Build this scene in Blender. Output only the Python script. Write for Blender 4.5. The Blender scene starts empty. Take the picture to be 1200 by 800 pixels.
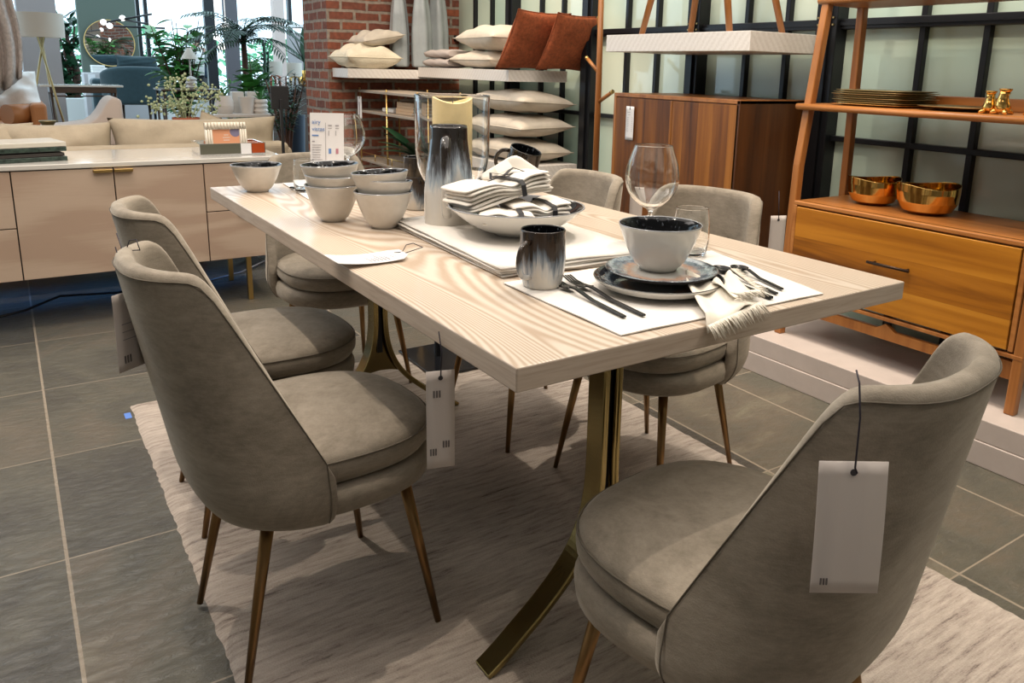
import bpy, bmesh, math, random
from mathutils import Vector, Matrix
random.seed(7)
S = bpy.context.scene
COL = S.collection
PI = math.pi

# ------------------------------------------------------------------ camera
cam_d = bpy.data.cameras.new('camera'); cam = bpy.data.objects.new('camera', cam_d); COL.objects.link(cam)
S.camera = cam
_r = Vector((0.82627383, -0.56269759, 0.02535702)); _u = Vector((0.10833331, 0.2029331, 0.97318141)); _f = Vector((0.55275261, 0.80136732, -0.2286372))
cam.matrix_world = Matrix(((_r.x, _u.x, -_f.x, -0.58332736), (_r.y, _u.y, -_f.y, -0.94506515), (_r.z, _u.z, -_f.z, 1.19372329), (0, 0, 0, 1)))
cam_d.sensor_width = 36; cam_d.lens = 928.905 / 1200 * 36
cam_d.shift_x = -(647.165 - 600) / 1200; cam_d.shift_y = -(400 - 299.76) / 1200
cam_d.clip_start = 0.02; cam_d.clip_end = 200

# ------------------------------------------------------------------ light and exposure
S.view_settings.view_transform = 'Standard'; S.view_settings.look = 'None'
S.view_settings.gamma = 1.0; S.view_settings.use_curve_mapping = False
S.view_settings.exposure = 0.0
W = bpy.data.worlds.new('daylight'); S.world = W; W.use_nodes = True
bg = W.node_tree.nodes['Background']; bg.inputs[0].default_value = (0.62, 0.84, 1.0, 1); bg.inputs[1].default_value = 2.6

def area(name, loc, size, size_y, power, color, rot=(0, 0, 0)):
    l = bpy.data.lights.new(name, 'AREA'); l.shape = 'RECTANGLE'; l.size = size; l.size_y = size_y; l.energy = power; l.color = color
    o = bpy.data.objects.new(name, l); COL.objects.link(o); o.location = loc; o.rotation_euler = rot; return o
def spot(name, loc, target, power, color, angle=70, radius=0.02, blend=0.5):
    l = bpy.data.lights.new(name, 'SPOT'); l.energy = power; l.color = color; l.spot_size = math.radians(angle); l.spot_blend = blend; l.shadow_soft_size = radius
    o = bpy.data.objects.new(name, l); COL.objects.link(o); o.location = loc
    o.rotation_euler = (Vector(target) - Vector(loc)).to_track_quat('-Z', 'Y').to_euler(); return o
WARM = (1.0, 0.87, 0.72)
area('ceiling_wash', (0.2, 0.6, 3.1), 3.2, 4.2, 92, (1.0, 0.92, 0.84))
area('added_wall_fill', (1.55, 1.6, 3.1), 0.5, 5.0, 70, (1.0, 0.90, 0.76))  # added area light that brightens the glass wall and right hand furniture
area('ceiling_wash', (-1.2, 3.4, 3.1), 2.5, 2.0, 75, (1.0, 0.92, 0.86))
spot('track_spot', (-0.62, 0.5, 3.0), (-0.3, 0.6, 0.4), 85, WARM, 60)
spot('track_spot', (-0.62, 1.6, 3.0), (0.0, 1.5, 0.4), 80, WARM, 60)
spot('track_spot', (1.55, 0.9, 3.0), (1.0, 0.7, 0.3), 120, WARM, 62)
spot('track_spot', (0.9, -1.6, 3.0), (0.5, 0.2, 0.8), 34, WARM, 62)
spot('track_spot', (1.1, 1.1, 3.0), (2.1, 1.9, 0.9), 60, WARM, 70)
spot('track_spot', (0.9, 0.0, 3.0), (2.1, 0.4, 0.6), 70, (1.0, 0.80, 0.58), 66)
spot('track_spot', (1.2, 3.0, 3.0), (2.2, 3.7, 1.1), 110, (1.0, 0.82, 0.62), 60)
spot('track_spot', (0.3, 3.6, 3.0), (1.7, 4.9, 1.2), 45, (1.0, 0.75, 0.55), 60)
area('added_sideboard_glow', (-0.35, 3.62, 0.222), 1.7, 0.10, 2.6, (0.05, 0.30, 1.0), (math.radians(48), 0, 0))  # added blue light standing in for daylight reflected off the floor
spot('track_spot', (-0.4, 2.4, 3.0), (0.0, 3.3, 0.7), 45, WARM, 70)

# ------------------------------------------------------------------ materials
def N(nt, t, **kw):
    n = nt.nodes.new(t)
    for k, v in kw.items():
        if k in ('operation', 'blend_type', 'wave_type', 'bands_direction', 'noise_dimensions', 'feature', 'voronoi_dimensions', 'data_type'): setattr(n, k, v)
        else: n.inputs[k].default_value = v
    return n
def new_mat(name):
    m = bpy.data.materials.new(name); m.use_nodes = True
    return m, m.node_tree, m.node_tree.nodes['Principled BSDF']
def c4(c): return (c[0], c[1], c[2], 1)
def srgb(r, g, b):
    f = lambda v: (v / 255 / 12.92) if v / 255 <= 0.04045 else ((v / 255 + 0.055) / 1.055) ** 2.4
    return (f(r), f(g), f(b))
def plain(name, col, rough=0.5, metal=0.0, noise=0.0, nscale=20, bump=0.0, bscale=200, sheen=0.0, coat=0.0, trans=0.0, ior=1.45, emis=None, spec=None, alpha=None):
    m, nt, b = new_mat(name)
    b.inputs['Base Color'].default_value = c4(col); b.inputs['Roughness'].default_value = rough; b.inputs['Metallic'].default_value = metal
    if coat: b.inputs['Coat Weight'].default_value = coat; b.inputs['Coat Roughness'].default_value = 0.08
    if sheen: b.inputs['Sheen Weight'].default_value = sheen; b.inputs['Sheen Roughness'].default_value = 0.5
    if trans: b.inputs['Transmission Weight'].default_value = trans; b.inputs['IOR'].default_value = ior
    if spec is not None: b.inputs['Specular IOR Level'].default_value = spec
    if emis: b.inputs['Emission Color'].default_value = c4(emis[0]); b.inputs['Emission Strength'].default_value = emis[1]
    tc = nt.nodes.new('ShaderNodeTexCoord')
    if noise:
        n = N(nt, 'ShaderNodeTexNoise', Scale=nscale, Detail=5.0, Roughness=0.65); nt.links.new(tc.outputs['Object'], n.inputs['Vector'])
        r = nt.nodes.new('ShaderNodeValToRGB'); r.color_ramp.elements[0].position = 0.3; r.color_ramp.elements[1].position = 0.7
        r.color_ramp.elements[0].color = c4([v * (1 - noise) for v in col]); r.color_ramp.elements[1].color = c4([min(1, v * (1 + noise)) for v in col])
        nt.links.new(n.outputs['Fac'], r.inputs[0]); nt.links.new(r.outputs[0], b.inputs['Base Color'])
    if bump:
        n2 = N(nt, 'ShaderNodeTexNoise', Scale=bscale, Detail=3.0); nt.links.new(tc.outputs['Object'], n2.inputs['Vector'])
        bp = N(nt, 'ShaderNodeBump', Strength=bump, Distance=0.004); nt.links.new(n2.outputs['Fac'], bp.inputs['Height']); nt.links.new(bp.outputs[0], b.inputs['Normal'])
    return m
def mapping(nt, src, scale, rot=(0, 0, 0), loc=(0, 0, 0)):
    mp = nt.nodes.new('ShaderNodeMapping'); mp.inputs['Scale'].default_value = scale; mp.inputs['Rotation'].default_value = rot; mp.inputs['Location'].default_value = loc
    nt.links.new(src, mp.inputs['Vector']); return mp.outputs[0]
def ramp(nt, fac, stops):
    r = nt.nodes.new('ShaderNodeValToRGB'); e = r.color_ramp.elements
    while len(e) > 1: e.remove(e[-1])
    e[0].position = stops[0][0]; e[0].color = c4(stops[0][1])
    for p, c in stops[1:]:
        k = e.new(p); k.color = c4(c)
    nt.links.new(fac, r.inputs[0]); return r.outputs[0]
def math_(nt, op, a, b=None, c=None):
    n = nt.nodes.new('ShaderNodeMath'); n.operation = op
    for i, v in enumerate((a, b, c)):
        if v is None: continue
        if isinstance(v, (int, float)): n.inputs[i].default_value = v
        else: nt.links.new(v, n.inputs[i])
    return n.outputs[0]

def contour_wood(name, c_lo, c_hi, across='X', along='Y', freq=70, amp=16, nscale=1.0, stretch=0.22, rough=0.5, fine=0.25, loc=(0, 0, 0), coat=0.0, contrast=(0.3, 0.75)):
    """plain-sawn grain: contour lines of a stretched noise field plus fine streaks"""
    m, nt, b = new_mat(name); tc = nt.nodes.new('ShaderNodeTexCoord'); src = tc.outputs['Object']
    sc = {'X': 3.2, 'Y': 3.2, 'Z': 3.2}; sc[along] = 3.2 * stretch
    v = mapping(nt, src, tuple(sc[k] * nscale for k in 'XYZ'), loc=loc)
    n = N(nt, 'ShaderNodeTexNoise', Scale=1.0, Detail=1.0, Roughness=0.35); nt.links.new(v, n.inputs['Vector'])
    sep = nt.nodes.new('ShaderNodeSeparateXYZ'); nt.links.new(src, sep.inputs[0])
    ph = math_(nt, 'ADD', math_(nt, 'MULTIPLY', n.outputs['Fac'], amp * 6.28), math_(nt, 'MULTIPLY', sep.outputs[across], freq))
    w2 = {'X': 40, 'Y': 40, 'Z': 40}; w2[along] = 6
    jn = N(nt, 'ShaderNodeTexNoise', Scale=1.0, Detail=2.0); nt.links.new(mapping(nt, src, tuple(w2[k] for k in 'XYZ')), jn.inputs['Vector'])
    ph = math_(nt, 'ADD', ph, math_(nt, 'MULTIPLY', jn.outputs['Fac'], 1.8))
    s = math_(nt, 'MULTIPLY_ADD', math_(nt, 'SINE', ph), 0.5, 0.5)
    f2 = {'X': 260, 'Y': 260, 'Z': 260}; f2[along] = 8
    fn = N(nt, 'ShaderNodeTexNoise', Scale=1.0, Detail=3.0); nt.links.new(mapping(nt, src, tuple(f2[k] for k in 'XYZ')), fn.inputs['Vector'])
    fac = math_(nt, 'ADD', math_(nt, 'MULTIPLY', s, 1 - fine), math_(nt, 'MULTIPLY', fn.outputs['Fac'], fine))
    nt.links.new(ramp(nt, fac, [(contrast[0], c_lo), (contrast[1], c_hi)]), b.inputs['Base Color'])
    b.inputs['Roughness'].default_value = rough
    if coat: b.inputs['Coat Weight'].default_value = coat; b.inputs['Coat Roughness'].default_value = 0.12
    bp = N(nt, 'ShaderNodeBump', Strength=0.12, Distance=0.002); nt.links.new(fac, bp.inputs['Height']); nt.links.new(bp.outputs[0], b.inputs['Normal'])
    return m
def stripe_wood(name, cols, along='Z', scale=14, rough=0.4, planks=None, coat=0.0):
    m, nt, b = new_mat(name); tc = nt.nodes.new('ShaderNodeTexCoord'); src = tc.outputs['Object']
    sc = {'X': scale, 'Y': scale, 'Z': scale}; sc[along] = scale * 0.06
    n = N(nt, 'ShaderNodeTexNoise', Scale=1.0, Detail=6.0, Roughness=0.6, Distortion=0.4); nt.links.new(mapping(nt, src, tuple(sc[k] for k in 'XYZ')), n.inputs['Vector'])
    fac = n.outputs['Fac']
    if planks:
        ax, wd = planks
        sep = nt.nodes.new('ShaderNodeSeparateXYZ'); nt.links.new(src, sep.inputs[0])
        fl = math_(nt, 'FLOOR', math_(nt, 'DIVIDE', sep.outputs[ax], wd))
        wn = nt.nodes.new('ShaderNodeTexWhiteNoise'); wn.noise_dimensions = '1D'; nt.links.new(fl, wn.inputs['W'])
        fac = math_(nt, 'ADD', math_(nt, 'MULTIPLY', fac, 0.75), math_(nt, 'MULTIPLY', wn.outputs['Value'], 0.25))
    nt.links.new(ramp(nt, fac, [(0.28 + 0.44 * i / (len(cols) - 1), c) for i, c in enumerate(cols)]), b.inputs['Base Color'])
    b.inputs['Roughness'].default_value = rough
    if coat: b.inputs['Coat Weight'].default_value = coat; b.inputs['Coat Roughness'].default_value = 0.1
    return m
def velvet(name, dark, light):
    m, nt, b = new_mat(name); tc = nt.nodes.new('ShaderNodeTexCoord')
    n = N(nt, 'ShaderNodeTexNoise', Scale=5.0, Detail=8.0, Roughness=0.72, Distortion=0.5); nt.links.new(mapping(nt, tc.outputs['Object'], (1, 1, 1.6)), n.inputs['Vector'])
    n2 = N(nt, 'ShaderNodeTexNoise', Scale=60.0, Detail=4.0, Roughness=0.8); nt.links.new(mapping(nt, tc.outputs['Object'], (0.6, 0.6, 2.4)), n2.inputs['Vector'])
    fac = math_(nt, 'ADD', math_(nt, 'MULTIPLY', n.outputs['Fac'], 0.7), math_(nt, 'MULTIPLY', n2.outputs['Fac'], 0.3))
    nt.links.new(ramp(nt, fac, [(0.34, dark), (0.66, light)]), b.inputs['Base Color'])
    b.inputs['Roughness'].default_value = 0.85; b.inputs['Sheen Weight'].default_value = 0.35; b.inputs['Sheen Roughness'].default_value = 0.4
    b.inputs['Sheen Tint'].default_value = (1.0, 0.92, 0.8, 1); b.inputs['Specular IOR Level'].default_value = 0.2
    n3 = N(nt, 'ShaderNodeTexNoise', Scale=420.0, Detail=2.0); nt.links.new(tc.outputs['Object'], n3.inputs['Vector'])
    bp = N(nt, 'ShaderNodeBump', Strength=0.25, Distance=0.002); nt.links.new(n3.outputs['Fac'], bp.inputs['Height']); nt.links.new(bp.outputs[0], b.inputs['Normal'])
    return m
def glaze(name, stops, zlo, zhi, streak=0.25, rough=0.12, freq=45, sz=4):
    """drippy reactive glaze: colour follows height, broken up by vertical streaks"""
    m, nt, b = new_mat(name); tc = nt.nodes.new('ShaderNodeTexCoord'); src = tc.outputs['Object']
    sep = nt.nodes.new('ShaderNodeSeparateXYZ'); nt.links.new(src, sep.inputs[0])
    t = math_(nt, 'DIVIDE', math_(nt, 'SUBTRACT', sep.outputs['Z'], zlo), zhi - zlo)
    n = N(nt, 'ShaderNodeTexNoise', Scale=1.0, Detail=4.0, Roughness=0.7); nt.links.new(mapping(nt, src, (freq, freq, sz)), n.inputs['Vector'])
    n2 = N(nt, 'ShaderNodeTexNoise', Scale=14.0, Detail=1.0); nt.links.new(mapping(nt, src, (1, 1, 0.1)), n2.inputs['Vector'])
    f = math_(nt, 'ADD', t, math_(nt, 'MULTIPLY', math_(nt, 'SUBTRACT', n.outputs['Fac'], 0.5), streak * 5.0))
    f = math_(nt, 'ADD', f, math_(nt, 'MULTIPLY', math_(nt, 'SUBTRACT', n2.outputs['Fac'], 0.5), streak * 3.0))
    nt.links.new(ramp(nt, f, stops), b.inputs['Base Color'])
    b.inputs['Roughness'].default_value = rough; b.inputs['Coat Weight'].default_value = 0.15; b.inputs['Coat Roughness'].default_value = 0.04
    return m
def speckle(name, base, spot_c, scale=120, th=0.56, rough=0.12):
    m, nt, b = new_mat(name); tc = nt.nodes.new('ShaderNodeTexCoord')
    n = N(nt, 'ShaderNodeTexNoise', Scale=scale, Detail=4.0, Roughness=0.75); nt.links.new(mapping(nt, tc.outputs['Object'], (1, 1, 0.35)), n.inputs['Vector'])
    nt.links.new(ramp(nt, n.outputs['Fac'], [(th - 0.06, base), (th + 0.1, spot_c)]), b.inputs['Base Color'])
    b.inputs['Roughness'].default_value = rough; b.inputs['Specular IOR Level'].default_value = 0.35
    return m
def ringed_plate(name):
    m, nt, b = new_mat(name); tc = nt.nodes.new('ShaderNodeTexCoord'); src = tc.outputs['Object']
    sep = nt.nodes.new('ShaderNodeSeparateXYZ'); nt.links.new(src, sep.inputs[0])
    r = math_(nt, 'SQRT', math_(nt, 'ADD', math_(nt, 'POWER', sep.outputs['X'], 2.0), math_(nt, 'POWER', sep.outputs['Y'], 2.0)))
    n = N(nt, 'ShaderNodeTexNoise', Scale=70.0, Detail=5.0, Roughness=0.75); nt.links.new(src, n.inputs['Vector'])
    n2 = N(nt, 'ShaderNodeTexNoise', Scale=9.0, Detail=1.0); nt.links.new(src, n2.inputs['Vector'])
    f = math_(nt, 'ADD', math_(nt, 'MULTIPLY', r, 8.4), math_(nt, 'MULTIPLY', math_(nt, 'SUBTRACT', n.outputs['Fac'], 0.5), 0.38))
    f = math_(nt, 'ADD', f, math_(nt, 'MULTIPLY', math_(nt, 'SUBTRACT', n2.outputs['Fac'], 0.5), 0.35))
    cr = ramp(nt, f, [(0.0, (0.55, 0.52, 0.47)), (0.42, (0.42, 0.42, 0.40)), (0.55, (0.45, 0.26, 0.17)), (0.66, (0.16, 0.19, 0.23)), (0.76, (0.06, 0.09, 0.13)), (0.83, (0.30, 0.36, 0.40)), (0.90, (0.02, 0.022, 0.03)), (1.0, (0.012, 0.012, 0.014))])
    nt.links.new(cr, b.inputs['Base Color']); b.inputs['Roughness'].default_value = 0.13; b.inputs['Coat Weight'].default_value = 0.5
    return m

M = {}
M['velvet'] = velvet('olive_velvet', (0.145, 0.122, 0.092), (0.33, 0.285, 0.23))
M['seam'] = plain('seam_thread', (0.115, 0.097, 0.073), 0.9)
M['bronze'] = plain('bronze_leg', (0.24, 0.14, 0.06), 0.32, 1.0)
M['brass_leg'] = plain('antique_brass', (0.30, 0.235, 0.10), 0.22, 1.0, noise=0.12, nscale=6)
M['dark'] = plain('matte_black', (0.012, 0.012, 0.014), 0.45)
M['gloss_black'] = plain('gloss_black', (0.012, 0.013, 0.016), 0.12)
M['ash_top'] = contour_wood('whitewashed_ash', (0.39, 0.295, 0.215), (0.55, 0.47, 0.39), 'X', 'Y', freq=110, amp=85.0, nscale=1.3, stretch=0.12, rough=0.38, loc=(0.4, 0.5, 0), coat=0.25, contrast=(0.15, 0.8))
M['ash_edge'] = stripe_wood('ash_edge_banding', [(0.40, 0.31, 0.245), (0.50, 0.41, 0.335), (0.56, 0.475, 0.40)], 'Y', 130, 0.5)
M['ash_edge_short'] = stripe_wood('ash_edge_banding_short', [(0.40, 0.31, 0.245), (0.50, 0.41, 0.335), (0.56, 0.475, 0.40)], 'X', 130, 0.5)
M['side_wood'] = contour_wood('blush_oak_veneer', (0.47, 0.335, 0.25), (0.56, 0.425, 0.325), 'Z', 'X', freq=30, amp=5, nscale=1.0, stretch=0.22, rough=0.45, fine=0.4)
M['side_top'] = plain('glossy_cream_top', (0.68, 0.65, 0.60), 0.12, coat=0.5)
M['gap'] = plain('seam_shade_and_black', (0.03, 0.025, 0.022), 0.8)  # near-black: shade in the sideboard seams, plain dark colour elsewhere
M['brass'] = plain('satin_brass', (0.62, 0.42, 0.16), 0.30, 1.0)
M['brass_dull'] = plain('dull_brass', (0.36, 0.27, 0.13), 0.4, 1.0)
M['gold'] = plain('polished_gold', (0.82, 0.50, 0.15), 0.10, 1.0)
M['teak_v'] = stripe_wood('walnut_upright_grain', [(0.035, 0.010, 0.0015), (0.125, 0.038, 0.004), (0.24, 0.082, 0.009), (0.34, 0.13, 0.018)], 'Z', 18, 0.5, planks=('Y', 0.093))
M['teak_side'] = stripe_wood('walnut_side_panel', [(0.035, 0.011, 0.003), (0.10, 0.032, 0.006), (0.16, 0.06, 0.013)], 'Z', 16, 0.4, planks=('X', 0.075))
M['teak_h'] = stripe_wood('acacia_drawer_grain', [(0.12, 0.036, 0.004), (0.34, 0.12, 0.010), (0.48, 0.19, 0.018), (0.56, 0.25, 0.03)], 'Y', 15, 0.3, planks=('Z', 0.115), coat=0.3)
M['teak_frame'] = stripe_wood('acacia_frame', [(0.20, 0.066, 0.014), (0.33, 0.125, 0.03), (0.42, 0.17, 0.045)], 'Z', 20, 0.38)
M['teak_shelf'] = stripe_wood('acacia_shelf', [(0.22, 0.075, 0.017), (0.38, 0.145, 0.036), (0.46, 0.195, 0.055)], 'Y', 20, 0.35)
M['cream_ceramic'] = plain('cream_ceramic', (0.64, 0.60, 0.54), 0.28, coat=0.3, noise=0.04, nscale=60)
M['white_ceramic'] = plain('white_ceramic', (0.66, 0.64, 0.60), 0.22, coat=0.4)
M['black_speckle'] = speckle('black_speckled_glaze', (0.004, 0.0045, 0.006), (0.30, 0.34, 0.40), 150, 0.66)
M['rim'] = plain('silvery_rim_glaze', (0.30, 0.31, 0.33), 0.2, 0.3)
M['mug_glaze'] = glaze('dripping_mug_glaze', [(0.0, (0.60, 0.56, 0.50)), (0.22, (0.48, 0.49, 0.50)), (0.40, (0.16, 0.20, 0.25)), (0.55, (0.05, 0.04, 0.035)), (0.80, (0.035, 0.022, 0.014)), (1.0, (0.015, 0.01, 0.008))], 0.0, 0.11, 0.30)
M['mug_dark'] = glaze('brown_black_mug_glaze', [(0.0, (0.03, 0.02, 0.012)), (0.4, (0.10, 0.075, 0.05)), (0.7, (0.025, 0.016, 0.01)), (1.0, (0.012, 0.01, 0.008))], 0.0, 0.11, 0.3)
M['jug_glaze'] = glaze('dripping_jug_glaze', [(0.0, (0.62, 0.57, 0.50)), (0.42, (0.55, 0.54, 0.52)), (0.55, (0.30, 0.36, 0.42)), (0.66, (0.10, 0.11, 0.13)), (0.76, (0.02, 0.016, 0.014)), (1.0, (0.012, 0.01, 0.01))], 0.0, 0.27, 0.12, freq=60, sz=5)
M['plate_glaze'] = ringed_plate('reactive_ringed_glaze')
M['linen'] = plain('white_linen', (0.74, 0.70, 0.64), 0.9, bump=0.15, bscale=500)
M['linen_cream'] = plain('cream_linen', (0.74, 0.69, 0.60), 0.9, bump=0.2, bscale=500)
M['placemat'] = plain('white_placemat', (0.68, 0.65, 0.61), 0.85, bump=0.1, bscale=400)
M['placemat_edge'] = plain('placemat_stack_side', (0.46, 0.38, 0.33), 0.9)
M['ribbon'] = plain('black_ribbon', (0.012, 0.012, 0.016), 0.6)
M['cutlery'] = plain('black_cutlery', (0.02, 0.02, 0.022), 0.25, 0.8)
M['paper'] = plain('paper_tag', (0.62, 0.555, 0.52), 0.8)
M['paper_white'] = plain('white_card', (0.74, 0.73, 0.74), 0.7)
M['ink'] = plain('dark_ink', (0.05, 0.045, 0.05), 0.8)
M['ink_grey'] = plain('grey_ink', (0.30, 0.28, 0.30), 0.8)
M['ink_blue'] = plain('blue_ink', (0.13, 0.25, 0.52), 0.8)
M['ink_red'] = plain('dusty_red_ink', (0.45, 0.20, 0.25), 0.8)
M['cord'] = plain('dark_cord', (0.025, 0.02, 0.03), 0.8)
M['candle'] = plain('honey_candle_wax', (0.74, 0.58, 0.30), 0.5, noise=0.08, nscale=25)
M['pillow'] = plain('cream_slub_cotton', (0.60, 0.53, 0.44), 0.85, noise=0.08, nscale=12, bump=0.3, bscale=60)
M['fur'] = plain('ivory_fur', (0.78, 0.70, 0.54), 0.95, bump=0.8, bscale=90)
M['rust'] = plain('rust_chenille', (0.26, 0.062, 0.018), 0.9, noise=0.35, nscale=45, bump=0.7, bscale=130)
M['throw'] = plain('greige_throw', (0.46, 0.40, 0.37), 0.9, bump=0.3, bscale=60)
M['vase_blue'] = plain('pale_blue_grey_glaze', (0.33, 0.36, 0.37), 0.22, coat=0.5, noise=0.08, nscale=8)
M['shelf_white'] = None
M['steel'] = plain('black_steel', (0.012, 0.013, 0.016), 0.35, 0.4)
M['sofa'] = plain('oatmeal_linen', (0.34, 0.28, 0.20), 0.9, noise=0.12, nscale=9, bump=0.3, bscale=150)
M['marble'] = plain('green_marble', (0.035, 0.055, 0.045), 0.25, noise=0.7, nscale=40)
M['marble_white'] = plain('white_marble', (0.62, 0.58, 0.50), 0.2)
M['leaf'] = plain('green_leaf', (0.07, 0.24, 0.05), 0.35, noise=0.4, nscale=8)
M['leaf_dark'] = plain('dark_green_leaf', (0.016, 0.06, 0.026), 0.4, noise=0.4, nscale=8)
M['leaf_light'] = plain('pale_blossom_green', (0.42, 0.47, 0.27), 0.7)
M['bark'] = plain('brown_bark', (0.07, 0.032, 0.02), 0.8)
M['pot_white'] = plain('white_pot', (0.60, 0.55, 0.50), 0.5)
M['terracotta'] = plain('terracotta', (0.42, 0.12, 0.06), 0.8)
M['navy'] = plain('navy_planter', (0.02, 0.045, 0.08), 0.5)
M['shade'] = plain('linen_lampshade', (0.62, 0.56, 0.48), 0.9)
M['teal'] = plain('teal_upholstery', (0.016, 0.040, 0.048), 0.9, sheen=0.3, noise=0.15, nscale=30)
M['leaf_sun'] = plain('sunlit_leaf', (0.20, 0.55, 0.30), 0.5, noise=0.4, nscale=3)  # leaf green lightened in the colour to stand for strong outdoor light
M['leather'] = plain('tan_leather', (0.42, 0.16, 0.05), 0.45)
M['blush'] = plain('ivory_boucle', (0.60, 0.49, 0.42), 0.9)
M['white_fur'] = plain('white_plush', (0.85, 0.80, 0.76), 0.95, bump=0.5, bscale=40)
M['grey_wall'] = plain('warm_grey_paint', (0.40, 0.37, 0.37), 0.8)
M['olive_wall'] = plain('olive_grey_panel', (0.10, 0.125, 0.10), 0.8)
M['peach'] = plain('blush_column_paint', (0.74, 0.60, 0.54), 0.8)
M['white_paint'] = plain('white_paint', (0.78, 0.76, 0.73), 0.8)
M['mirror'] = plain('mirror_silver', (0.9, 0.9, 0.9), 0.02, 1.0)
M['globe'] = plain('opal_globe', (0.8, 0.8, 0.8), 0.2, emis=((1, 0.96, 0.9), 1.6))
M['dark_wood'] = plain('dark_wood', (0.07, 0.04, 0.025), 0.4)
M['skin'] = plain('skin', (0.45, 0.26, 0.18), 0.6)
M['amber'] = plain('amber_glass', (0.35, 0.06, 0.015), 0.08, coat=0.5)
M['peach_print'] = plain('peach_print', (0.72, 0.32, 0.17), 0.6)
M['mauve_print'] = plain('mauve_print', (0.20, 0.18, 0.28), 0.6)
M['frame_cream'] = plain('cream_frame', (0.72, 0.65, 0.54), 0.5)
M['curtain'] = plain('pale_woven_throw', (0.50, 0.43, 0.39), 0.9, noise=0.25, nscale=35)
M['tape'] = plain('blue_masking_tape', (0.10, 0.22, 0.62), 0.7)
M['cable'] = plain('white_cable', (0.35, 0.34, 0.32), 0.6)
M['book'] = plain('tan_book_cover', (0.52, 0.36, 0.22), 0.7)
M['taupe'] = plain('taupe_shelf', (0.33, 0.27, 0.21), 0.6)

def glass(name, tint=(1, 1, 1)):
    m, nt, b = new_mat(name); b.inputs['Base Color'].default_value = c4(tint); b.inputs['Roughness'].default_value = 0.0
    b.inputs['Transmission Weight'].default_value = 1.0; b.inputs['IOR'].default_value = 1.45
    return m
M['glass'] = glass('clear_glass', (0.97, 0.98, 0.98))

def mk_board():
    m, nt, b = new_mat('whitewashed_chevron'); tc = nt.nodes.new('ShaderNodeTexCoord'); src = tc.outputs['Object']
    sep = nt.nodes.new('ShaderNodeSeparateXYZ'); nt.links.new(src, sep.inputs[0])
    d = math_(nt, 'ADD', math_(nt, 'ADD', sep.outputs['Y'], sep.outputs['X']), math_(nt, 'MULTIPLY', sep.outputs['Z'], 0.8))
    n = N(nt, 'ShaderNodeTexNoise', Scale=5.0, Detail=2.0); nt.links.new(src, n.inputs['Vector'])
    s = math_(nt, 'SINE', math_(nt, 'ADD', math_(nt, 'MULTIPLY', d, 190), math_(nt, 'MULTIPLY', n.outputs['Fac'], 9)))
    n2 = N(nt, 'ShaderNodeTexNoise', Scale=120.0, Detail=2.0); nt.links.new(src, n2.inputs['Vector'])
    f = math_(nt, 'ADD', math_(nt, 'MULTIPLY', s, 0.18), n2.outputs['Fac'])
    nt.links.new(ramp(nt, f, [(0.2, (0.62, 0.575, 0.53)), (0.75, (0.72, 0.68, 0.64))]), b.inputs['Base Color'])
    b.inputs['Roughness'].default_value = 0.45
    return m
M['shelf_white'] = mk_board()

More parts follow.
